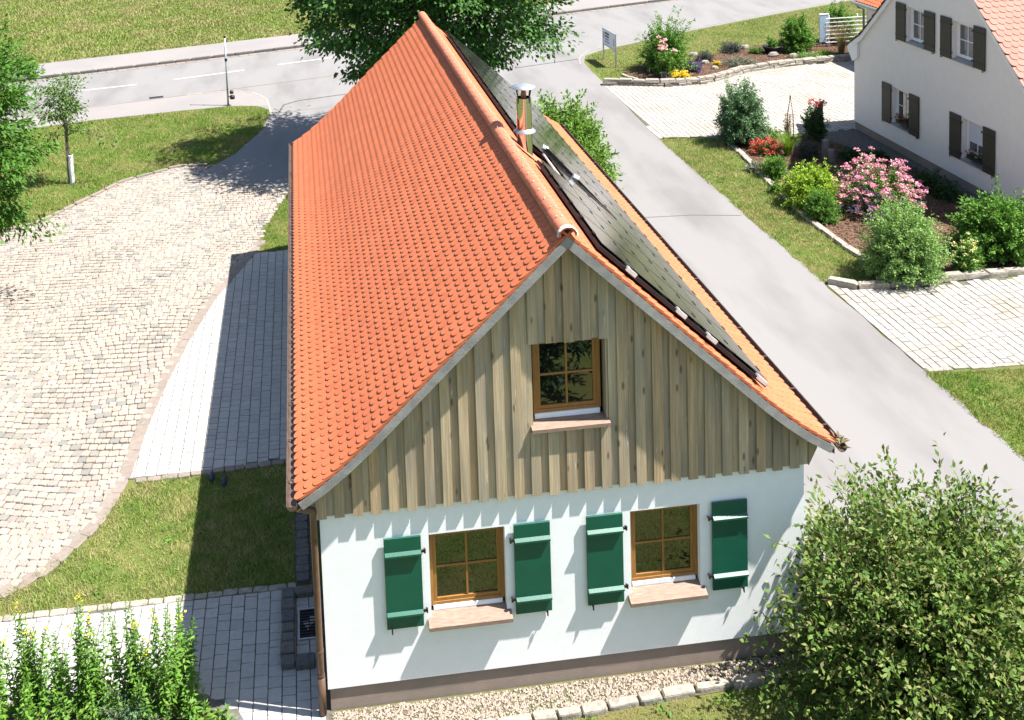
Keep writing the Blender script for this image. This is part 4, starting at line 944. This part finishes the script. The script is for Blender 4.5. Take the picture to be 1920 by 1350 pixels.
# ---- front garden of the neighbour
def at(u, v): return G(u, v)
shrub('olive_willow', at(1390, 268), 'tall blue green shrub at the lane end of the front garden', .98, 2.35, 520, 60, (.10, .035), 'blue', 31, low=.03, jitter=.08)
shrub('red_flower_plant', at(1437, 288), 'low plant covered in scarlet red flowers', .55, .55, 90, 16, (.07, .04), 'mid', 32, 'plant', flowers=('red', 90, .06, 18, .15))
tuft('daylily', at(1478, 292), 'yellowish daylily tuft below the garden obelisk', .6, .85, 150, .03, 'lily', 33)
shrub('lavender', at(1516, 296), 'grey green lavender clump before the rose post', .42, .7, 130, 14, (.12, .018), 'grey', 34, 'plant', low=.4)
shrub('silver_bush', at(1440, 258), 'pale low bush behind the red flowers', .6, .45, 80, 18, (.07, .03), 'pale', 35)
ob = thing('garden_obelisk', (*at(1482, 258), 0), 'slim rusty obelisk trellis with a climber', 'trellis'); bx, by = at(1482, 258)
for k in range(4):
    a = k*math.pi/2+.4; MB().tube([(bx+.17*math.cos(a), by+.17*math.sin(a), -.05), (bx+.13*math.cos(a), by+.13*math.sin(a), .9), (bx+.01*math.cos(a), by+.01*math.sin(a), 1.5)], .011, 6).build('rod', 'brass', ob)
MB().tube([(bx, by, 1.47), (bx, by, 1.6)], .025, 8).build('finial', 'iron', ob)
for z in (.45, .85): MB().tube([(bx+.155*(1-z*.2)*math.cos(a), by+.155*(1-z*.2)*math.sin(a), z) for a in np.linspace(0, 6.28, 13)], .008, 5).build('ring', 'brass', ob)
shrub('climber', (bx-.1, by), 'thin climber winding up the obelisk', .2, 1.1, 34, 12, (.06, .03), 'straw', 36, 'plant', spread=.8)
px, py = at(1536, 262)
MB().cbox(px-.11, px+.11, py-.1, py+.1, -.1, 1.45, .02).build('wooden_post', 'post', label='dark weathered post carrying the red climbing rose', cat='post')
shrub('climbing_rose', (px-.28, py-.15), 'climbing rose with two red blooms on a wooden post', .52, 1.75, 130, 30, (.08, .05), 'dark', 37, flowers=('red', 4, .10, 26, .72), low=.3)
for (u, v, hh, lab) in ((1548, 300, .72, 'taller grey wooden stump by the lime shrub'), (1558, 304, .45, 'short grey wooden stump beside the taller stump')):
    x_, y_ = at(u, v); MB().lathe([(.12, -.05), (.125, .3), (.12, hh-.02), (.105, hh), (0, hh)], x_, y_, 12).build('wooden_stump', 'post', label=lab, cat='stump')
shrub('variegated_plant', at(1420, 322), 'pale variegated plant by the stone border', .38, .32, 60, 14, (.11, .035), 'silver', 38, 'plant')
shrub('box_bush', at(1453, 332), 'small dark green bush between red flowers and lime shrub', .48, .8, 200, 36, (.06, .03), 'mid', 39)
shrub('small_ball_bush', at(1458, 362), 'knee high green ball bush at the stone border', .32, .42, 90, 16, (.05, .03), 'mid', 40)
shrub('lime_shrub', at(1520, 386), 'lime green shrub beside the pink rose', .95, 1.35, 480, 44, (.075, .045), 'lime', 41, low=.03, jitter=.09)
shrub('ball_shrub', at(1540, 412), 'compact mid green shrub in front of the lime shrub', .55, 1.05, 380, 44, (.05, .022), 'mid', 42, low=.03, jitter=.06)
shrub('pink_rose', at(1645, 392), 'broad rose shrub smothered in pink blossom', 1.35, 1.6, 360, 22, (.07, .045), 'mid', 43, flowers=('pink', 250, .075, 22, .15), low=.02, jitter=.10)
shrub('catmint', at(1650, 420), 'violet flower spikes in front of the pink rose', .95, .95, 70, 6, (.05, .02), 'grey', 44, 'plant', flowers=('violet', 60, .06, 16, .3), low=.5)
shrub('large_weigela', at(1693, 518), 'largest rounded green shrub at the corner of the mulch bed', 1.12, 2.1, 800, 60, (.065, .034), 'pale', 45, low=.03, jitter=.09)
shrub('cream_flower_shrub', at(1815, 510), 'small shrub with cream yellow flowers beside the largest shrub', .42, 1.0, 120, 22, (.09, .035), 'mid', 46, flowers=('cream', 26, .055, 12, .3), low=.05)
shrub('hydrangea_shrub', at(1872, 478), 'spreading bright green shrub at the right edge of the mulch bed', 1.2, 1.75, 620, 50, (.085, .055), 'mid', 47, low=.03, jitter=.09)
tuft('small_rosette', at(1566, 420), 'small green rosette in the bark mulch', .22, .2, 34, .05, 'mid', 48)
for k, (u, v, rr, hh) in enumerate(((1600, 300, .5, .45), (1645, 300, .4, .35), (1740, 352, .6, .55), (1775, 372, .5, .5))):
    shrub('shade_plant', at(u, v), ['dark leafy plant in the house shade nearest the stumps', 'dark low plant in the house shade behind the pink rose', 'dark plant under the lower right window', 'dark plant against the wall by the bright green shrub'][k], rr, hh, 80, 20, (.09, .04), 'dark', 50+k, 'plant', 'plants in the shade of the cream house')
# ---- rockery by the road
shrub('rambling_shrub', at(1248, 132), 'tall loose shrub beside the notice board', 1.3, 2.5, 380, 46, (.11, .05), 'mid', 61, low=.05, jitter=.16)
shrub('standard_rose', at(1246, 146), 'pale pink rose in front of the loose roadside shrub', .5, 1.75, 110, 16, (.09, .055), 'mid', 62, flowers=('palepink', 60, .11, 18, .72), low=.35)
shrub('golden_cushion', at(1277, 147), 'larger golden yellow cushion plant above the dry stone wall', .48, .4, 110, 16, (.07, .04), 'yellow', 63, 'plant')
shrub('golden_tuft', at(1344, 124), 'small golden tuft beside the silver cushion', .2, .3, 46, 14, (.06, .03), 'yellow', 64, 'plant')
shrub('purple_sage', at(1300, 134), 'purple grey sage in the rockery', .5, .62, 110, 18, (.07, .035), 'violet', 65, 'plant', low=.15)
shrub('lavender', at(1322, 114), 'dark lavender ball in the rockery', .48, .5, 120, 18, (.1, .02), 'grey', 66, 'plant', low=.15)
shrub('lavender', at(1372, 98), 'broad grey lavender cushion at the back of the rockery', .68, .62, 150, 18, (.1, .02), 'grey', 67, 'plant', low=.15)
shrub('silver_cushion', at(1386, 122), 'wide silvery cushion plant spilling over the wall', 1.05, .42, 190, 18, (.08, .025), 'silver', 68, 'plant', ry=.7)
shrub('low_green_cushion', at(1418, 100), 'small mid green cushion by the planter tub', .42, .38, 100, 16, (.06, .03), 'mid', 69, 'plant')
shrub('round_laurel', at(1494, 96), 'round glossy green shrub behind the rockery wall', .92, 1.85, 360, 46, (.10, .05), 'mid', 70, low=.03, jitter=.08)
shrub('tall_laurel', at(1572, 78), 'green shrub next to the white rail fence', .85, 1.9, 300, 46, (.12, .05), 'mid', 71, low=.03)
tuft('feather_grass', at(1578, 100), 'tan feathery ornamental grass beside the cream house', .8, 1.35, 200, .016, 'straw', 72, plume=('straw', 60, .08))
shrub('low_herbs', at(1515, 110), 'pale herb mat along the wall top', .75, .28, 130, 16, (.07, .035), 'pale', 73, 'plant')
shrub('low_herbs', at(1548, 104), 'bright green herb mat near the ornamental grass', .5, .25, 90, 16, (.07, .04), 'lime', 74, 'plant')
tb_ = thing('planter_tub', (*at(1447, 100), 0), 'dark round planter tub with green plants', 'planter'); tx, ty = at(1447, 100)
MB().lathe([(.28, 0), (.42, .32), (.45, .34), (.45, .38), (.40, .38), (.36, .3), (0, .3)], tx, ty, 20).build('tub', 'iron', tb_, True)
shrub('tub_plant', (tx, ty), 'green plant growing in the dark tub', .3, .55, 70, 14, (.09, .05), 'mid', 75, 'plant', z0=.3)
bx, by = at(1545, 84); sgn_ = thing('info_board', (bx, by, 0), 'pale blue upright board among the roadside shrubs', 'board')
MB().box(bx-.24, bx+.24, by-.03, by+.03, .15, 1.55).build('panel', M('pale_blue_panel', (.35, .45, .55), (.30, .40, .52), .4, 5), sgn_); MB().box(bx-.26, bx+.26, by-.04, by+.04, 1.55, 1.6).build('cap', 'trimwhite', sgn_)
MB().box(bx-.2, bx-.15, by-.02, by+.02, -.1, .15).build('leg', 'zinc', sgn_); MB().box(bx+.15, bx+.2, by-.02, by+.02, -.1, .15).build('leg', 'zinc', sgn_)
fn = thing('rail_fence', (27.6, 36.2, 0), 'white horizontal rail fence beside the annex', 'fence')
for k in range(7): MB().box(26.2, 29.4, 36.18, 36.22, .22+k*.2, .26+k*.2).build('rail', 'trimwhite', fn)
for xx in (26.4, 27.9, 29.3): MB().box(xx-.03, xx+.03, 36.225, 36.28, -.1, 1.6).build('post', 'trimwhite', fn)
bx, by = at(1245, 149)
pl = thing('plant_marker', (bx, by, 0), 'small framed plaque at the foot of the pale pink rose', 'plaque')
MB().box(bx-.12, bx+.12, by-.012, by+.012, .02, .36).build('plate', 'zinc', pl); MB().box(bx-.09, bx+.09, by-.016, by-.0125, .06, .32).build('face', 'darkstone', pl)
# ---- dry stone walls, each stone a piece
def stone_wall(pts, name, label, h, depth, length, seed, courses=1):
    ptsa = np.array(pts); root = thing(name, (*ptsa.mean(0), 0), label, 'wall'); r = random.Random(seed)
    d = np.r_[0, np.cumsum(np.linalg.norm(np.diff(ptsa, axis=0), axis=1))]; ms = []
    for k in range(8):
        m = MB(); v = []
        for z, ins in ((-.5, .02), (-.3, 0), (.25, 0), (.5, .07)):
            for sx, sy in ((-1, -1), (1, -1), (1, 1), (-1, 1)): v.append((sx*(.5-ins+r.uniform(-.03, .03)), sy*(.5-ins+r.uniform(-.06, .06)), z+(r.uniform(-.06, .06) if z == .5 else 0)))
        m.add(v, [(3, 2, 1, 0), (12, 13, 14, 15)]+[(a*4+i, a*4+(i+1) % 4, a*4+4+(i+1) % 4, a*4+4+i) for a in range(3) for i in range(4)]); ms.append(m.mesh('stone', 'stone'))
    for c in range(courses):
        s = -r.uniform(0, .2) if c else 0; hc = h/courses
        while s < d[-1]-.05:
            l = length*r.uniform(.6, 1.5); a, b = max(s, 0), min(s+l, d[-1])
            p0 = np.array([np.interp(a, d, ptsa[:, k]) for k in (0, 1)]); p1 = np.array([np.interp(b, d, ptsa[:, k]) for k in (0, 1)]); mid = (p0+p1)/2
            if b-a > .05:
                o = bpy.data.objects.new('stone', ms[r.randrange(8)]); link(o, root); jj = r.uniform(-.015, .015)
                dx, dy = p1-p0
                o.matrix_basis = Matrix.Translation((mid[0]+jj, mid[1]+jj, c*hc+hc/2+(r.uniform(-.02, .02) if c == courses-1 else 0))) @ Matrix.Rotation(math.atan2(dy, dx)+r.uniform(-.03, .03), 4, 'Z') @ Matrix.Diagonal(((b-a)*.97, depth*r.uniform(.85, 1.1), hc*1.02, 1))
            s += l
    return root
stone_wall([(13.45, 31.95), (15.95, 31.05), (17.2, 31.0), (18.2, 31.2), (19.2, 31.8), (20.31, 32.5), (22.47, 33.0), (24.5, 33.25), (27.2, 33.4)], 'dry_stone_wall', 'low dry stone wall holding the rockery above the far driveway', .30, .3, .5, 3, 2)
stone_wall([(13.3, 11.35), (13.95, 10.84), (14.4, 10.78), (15.02, 10.84), (16.8, 10.9), (18.4, 10.88), (21.0, 10.9)], 'stone_border_wall', 'curved natural stone border between the mulch bed and the near driveway', .17, .22, .55, 4, 1)
stone_wall([(15.5, 23.0), (15.35, 21.2), (15.12, 19.25), (14.95, 17.6), (14.82, 15.93), (14.8, 14.4), (14.85, 12.9), (15.0, 12.3)], 'stone_bed_edging', 'line of flat stones between the grass strip and the mulch bed', .09, .2, .6, 5, 1)
stone_wall([(13.35, 23.85), (14.7, 23.66), (15.6, 23.3)], 'stone_lawn_edging', 'short row of stones where the grass strip meets the far driveway', .07, .12, .3, 6, 1)
stone_wall([(14.75, 33.4), (15.0, 32.5), (15.55, 31.6), (16.0, 31.25)], 'stone_rockery_edging', 'short pale stone edge beside the notice board grass', .1, .16, .4, 7, 1)
for k, (u, v, s_) in enumerate(((1300, 105, .25), (1322, 120, .22), (1340, 130, .2), (1368, 92, .2), (1395, 92, .28), (1450, 106, .3), (1487, 108, .26))):
    x_, y_ = at(u, v); r = random.Random(k); m = MB(); v_ = []
    for z, ins in ((-.05, .02), (s_*.35, 0), (s_*.7, .25)):
        for a in range(6): v_.append((x_+s_*(1-ins)*math.cos(a*1.047+.3)*r.uniform(.8, 1.1), y_+s_*.7*(1-ins)*math.sin(a*1.047+.3)*r.uniform(.8, 1.1), z+r.uniform(-.02, .02)))
    m.add(v_, [tuple(range(5, -1, -1)), tuple(range(12, 18))]+[(a*6+i, a*6+(i+1) % 6, a*6+6+(i+1) % 6, a*6+6+i) for a in range(2) for i in range(6)])
    m.build('rockery_stone', 'stone', label='pale angular boulder '+['behind the purple sage', 'between the sage and the golden tuft', 'just above the wall by the golden tuft', 'left of the broad grey lavender', 'behind the silver cushion', 'in front of the planter tub', 'in front of the round shrub'][k], cat='stone', group='boulders in the rockery')
# ---- tall flowering perennials, bottom left
r = random.Random(88)
spots = [(-4.55+.36*k+r.uniform(-.12, .12), .55+r.uniform(-.25, .35), r.uniform(.95, 1.7)) for k in range(8)]+[(-4.3+.75*k+.1, .35+r.uniform(-.2, .2), r.uniform(1.3, 1.75)) for k in range(3)]+[(-4.4+.4*k+r.uniform(-.15, .15), .1+r.uniform(-.2, .2), r.uniform(.7, 1.3)) for k in range(6)]
spots += [(-2.28, .45, 1.25), (-2.12, .3, .85), (-1.95, .12, .75), (-1.75, .05, .4), (-1.42, -.05, .32), (-5.0, .7, 1.6), (-4.9, .3, 1.5)]
for k, (x_, y_, hh) in enumerate(spots):
    root = thing('loosestrife', (x_, y_, 0), 'leafy upright perennial with yellow flower tips in the bottom left bed' if hh > 1 else 'shorter leafy perennial at the edge of the bottom left bed', 'plant', 'tall perennials in the bottom left bed' if hh > 1 else 'short perennials in the bottom left bed')
    rg = np.random.default_rng(200+k); st = MB(); LP, LD, LS, FP = [], [], [], []
    for s_ in range(7 if hh > 1.26 else 5):
        a = rg.random()*6.28; sp = rg.random()*.24; tp = np.array([x_+math.cos(a)*sp*1.9, y_+math.sin(a)*sp*1.6, hh*rg.uniform(.75, 1.06)]); b0 = np.array([x_+math.cos(a)*sp*.6, y_+math.sin(a)*sp*.6, 0])
        md_ = (b0+tp)/2+rg.normal(0, .03, 3); st.tube([b0, md_, tp], [.008, .006, .003], 4, False); nl = int(46*hh)
        for j in range(nl):
            t_ = .12+.88*j/nl; q_ = b0*(1-t_)**2+md_*2*t_*(1-t_)+tp*t_*t_; an = j*2.4; LP.append(q_); LD.append((math.cos(an), math.sin(an), .55 if t_ > .8 else .15)); LS.append((1.15-.85*t_)*(1 if t_ < .93 else .6))
        if rg.random() < .3 and hh > 1.2:
            for j in range(9): FP.append(tp+rg.normal(0, .035, 3)-np.array([0, 0, rg.random()*.08]))
    st.build('stems', L['spike'], root); LP = np.array(LP); LS = np.array(LS)
    np_mesh('foliage', leaf_quads(LP, np.array(LD)+rg.normal(0, .2, LP.shape), .16*LS, .05*LS+.006, 300+k), 4, L['spike'], root)
    if FP: FP = np.array(FP); np_mesh('blossoms', leaf_quads(FP, rg.normal(0, 1, FP.shape), .035, .035, k), 4, L['yellow'], root)
shrub('juniper', (-2.75, .12), 'feathery blue green shrub at the foot of the tall perennials', .55, .75, 160, 30, (.05, .012), 'blue', 91, low=.02)
# ---- grass
lawnL = [(-3.5, 5.82), (-3.62, 5.6), (-4.4, 3.95), (-5.2, 3.2), (-5.5, 2.7), (-3.45, 2.65), (-.48, 2.64), (-.48, 5.92), (-2.0, 5.84)]
grass('lawn_grass', lawnL, 2600, .07, .006, 'grass', 'patch of short lawn between cobbled yard and patio', 1)
grass('triangle_grass', [(-.3, 21.1), (-.62, 21.2), (-1.3, 18.2), (-1.5, 16.75), (-1.3, 16.42), (-.3, 16.3)], 2200, .07, .006, 'grassL', 'narrow wedge of bright grass beside the left house wall', 2)
grass('verge_grass', [(-16, 18.5), (-9.6, 19.6), (-8.6, 20.1), (-6.45, 23.6), (-4.6, 24.75), (-3.4, 24.7), (-2.7, 25.8), (-1.75, 28.6), (-1.5, 30.3), (-1.55, 31.5), (-2.0, 32.2), (-3.24, 32.5), (-8.84, 31.75), (-18, 29.6)], 800, .085, .010, 'grassL', 'green verge between the main road and the cobbled yard', 3)
grass('strip_grass', [(13.12, 23.75), (14.7, 23.55), (15.4, 22.9), (15.05, 19.25), (14.75, 15.93), (14.72, 12.8), (14.95, 12.1), (15.5, 10.95), (13.95, 10.95), (13.14, 11.45)], 1300, .075, .008, 'grass', 'long grass strip between the lane and the mulch bed', 4)
grass('corner_grass', [(13.12, 6.85), (15.33, 6.62), (20, 6.4), (20, 2), (13.1, 2)], 1600, .08, .008, 'grassL', 'lawn corner below the near driveway', 5)
grass('notice_grass', [(13.7, 32.1), (14.8, 31.8), (15.6, 31.6), (16.2, 35.2), (19, 35.6), (23, 37.4), (28, 37), (36, 48.2), (28.66, 45.1), (21.88, 41.9), (16.4, 39.0), (15.2, 38.3), (14.3, 37.4), (13.9, 36.2)], 420, .07, .011, 'field', 'dry roadside grass around the notice board', 6)
grass('meadow_grass', [(-22, 41.2), (-14.3, 43.4), (-4, 46.0), (6, 48.8), (20, 53.2), (20, 75), (-22, 75)], 190, .13, .03, 'field', 'wide mown meadow beyond the main road', 7)
grass('front_grass', [(1.6, -.66), (6.3, -.5), (11, -.3), (11, -4), (1.2, -4)], 1900, .055, .004, 'grass', 'lawn in front of the gravel strip', 8, m=700)
V_ = []; rg = np.random.default_rng(5)
for poly, nn_ in ((lawnL, 16), ([(-9, 21), (-6, 24.2), (-3, 25.9), (-2, 31.5), (-8, 31.5)], 45), ([(13.4, 11.6), (14.7, 13), (15, 22), (13.4, 23)], 22), ([(13.4, 3), (17, 3), (17, 6), (13.4, 6)], 20), ([(2.5, -.9), (7, -.7), (7, -.55), (2.5, -.7)], 14)):
    for x_, y_ in pts_in(poly, 60, nn_)[:nn_]:
        sp_ = rg.uniform(.02, .09); sz_ = rg.uniform(.5, 1.1)
        for j in range(int(rg.integers(6, 22))): a = rg.random()*6.28; V_.append(((x_+rg.normal(0, sp_), y_+rg.normal(0, sp_), .02), (math.cos(a), math.sin(a), rg.uniform(.2, .9)), rg.uniform(.04, .11)*sz_))
np_mesh('weeds', leaf_quads(np.array([v[0] for v in V_]), np.array([v[1] for v in V_]), np.array([v[2] for v in V_]), np.array([v[2] for v in V_])*.35, 6), 4, L['mid'], kind='stuff', label='broad leaved weeds dotted through the lawns', cat='weeds')
# ---- small things
post = thing('signal_post', (-3.3, 32.74, 0), 'tall slim grey post with a small lamp box at the roadside', 'post')
MB().tube([(-3.3, 32.74, -.2), (-3.29, 32.74, 3.05)], [.045, .038], 10).build('pole', 'zinc', post, True)
MB().tube([(-3.29, 32.74, 3.04), (-3.29, 32.74, 3.12)], .05, 10).build('cap', 'iron', post)
MB().tube([(-3.29, 32.74, 2.0), (-3.29, 32.74, 2.12)], .06, 10).build('clamp', 'iron', post)
hb = MB().lathe([(0, .28), (.10, .30), (.12, .38), (.10, .46), (0, .48)], -3.1, 32.7, 12); hb.lathe([(0, .52), (.08, .54), (.09, .62), (.06, .68), (0, .69)], -3.12, 32.7, 12)
hb.tube([(-3.28, 32.74, .4), (-3.1, 32.7, .4)], .02, 6); hb.build('lamp_box', 'iron', post, True)
nb_ = thing('notice_board', (14.92, 35.8, 0), 'white notice board on two steel legs on the roadside grass', 'sign')
a0, a1 = np.array(G(1132, 112)), np.array(G(1155, 127)); wdir = a1-a0; ang_ = math.atan2(wdir[1], wdir[0]); ln_ = float(np.linalg.norm(wdir))
def nbx(x0, x1, y0, y1, z0, z1, nm, mat, parent=nb_):
    m = MB().box(x0, x1, y0, y1, z0, z1); cs, sn = math.cos(ang_), math.sin(ang_); m.v = [(a0[0]+x*cs-y*sn, a0[1]+x*sn+y*cs, z) for x, y, z in m.v]; return m.build(nm, mat, parent)
nbx(-.03, .03, -.03, .03, -.2, 1.62, 'leg', 'zinc'); nbx(ln_-.03, ln_+.03, -.03, .03, -.2, 1.62, 'leg', 'zinc')
bd = nbx(.03, ln_-.03, -.02, .02, .84, 1.58, 'board', M('board_white', (.62, .62, .64), (.56, .56, .6), .5, 9))
fr = nbx(-.034, ln_+.034, -.035, .035, 1.58, 1.625, 'frame_rail', 'zinc', bd); nbx(.031, ln_-.031, -.035, .035, .80, .838, 'frame_rail', 'zinc', bd)
for sgn in (-1,):
    y0_, y1_ = (-.026, -.021)
    for i, (xa, xb, za, zb) in enumerate(((.12, .17, 1.1, 1.45), (.28, .9, 1.38, 1.48), (.3, .86, 1.24, 1.33), (.34, .82, 1.12, 1.17), (.26, .95, 1.0, 1.04), (ln_-.2, ln_-.15, 1.0, 1.35), (.55, .62, .88, .92))):
        nbx(xa*1.0, xb, y0_, y1_, za, zb, 'print', 'darkstone', bd); nbx(xa*1.0, xb, -y1_, -y0_, za, zb, 'print', 'darkstone', bd)
# flower boxes on the neighbour sills
for (ya, yb, z, mtn, lab) in ((19.85, 20.55, 1.0, 'red', 'dark red flower box on the lower left sill'), (15.9, 16.6, 1.0, 'palepink', 'pink and white flower box on the lower right sill')):
    fb = thing('flower_box', (NX, (ya+yb)/2, z), lab, 'flower box')
    MB().box(NX-.04, NX+.10, ya, yb, z+.075, z+.19).build('box', 'iron', fb)
    n_ = 120; P_ = np.c_[NX+rg.uniform(-.1, .12, n_), rg.uniform(ya, yb, n_), z+.2+rg.random(n_)*.16]
    np_mesh('foliage', leaf_quads(P_, rg.normal(0, 1, (n_, 3)), .06, .05, 3), 4, L['dark'], fb); k_ = 46 if mtn == 'palepink' else 60
    np_mesh('blossoms', leaf_quads(P_[:k_]+[-.03, 0, .05], rg.normal(0, 1, (k_, 3)), .05, .05, 4), 4, L[mtn], fb)
# two dark blue garden clogs left on the lawn
for k, (u, v) in enumerate(((398, 898), (421, 908))):
    x_, y_ = at(u, v); cg = thing('garden_clog', (x_, y_, .02), ['dark blue clog at the shadow edge of the lawn', 'dark blue clog deeper in the lawn shade'][k], 'shoe', 'pair of clogs on the lawn')
    cm_ = M('navy_plastic%d' % k, (.02, .025, .06), (.03, .035, .08), .5, 9); ol = [(.055*math.cos(a)*(1.0 if math.sin(a) > 0 else .85), .14*math.sin(a)) for a in np.linspace(0, 2*math.pi, 15)[:-1]]
    MB().prism([(x_+a, y_+b) for a, b in ol], .02, .05).build('sole', cm_, cg)
    m = MB(); rings = [(1.0, .051), (1.02, .09), (.8, .125), (.3, .165)]; up_ = [q_ for q_ in ol]
    for s_, z in rings: m.v += [(x_+a*s_, y_-.03+b*s_*.75, z) for a, b in up_]
    n_ = len(up_); m.f += [(i*n_+j, i*n_+(j+1) % n_, (i+1)*n_+(j+1) % n_, (i+1)*n_+j) for i in range(3) for j in range(n_)]+[tuple(range(3*n_, 4*n_))]
    m.build('upper', cm_, cg, True)
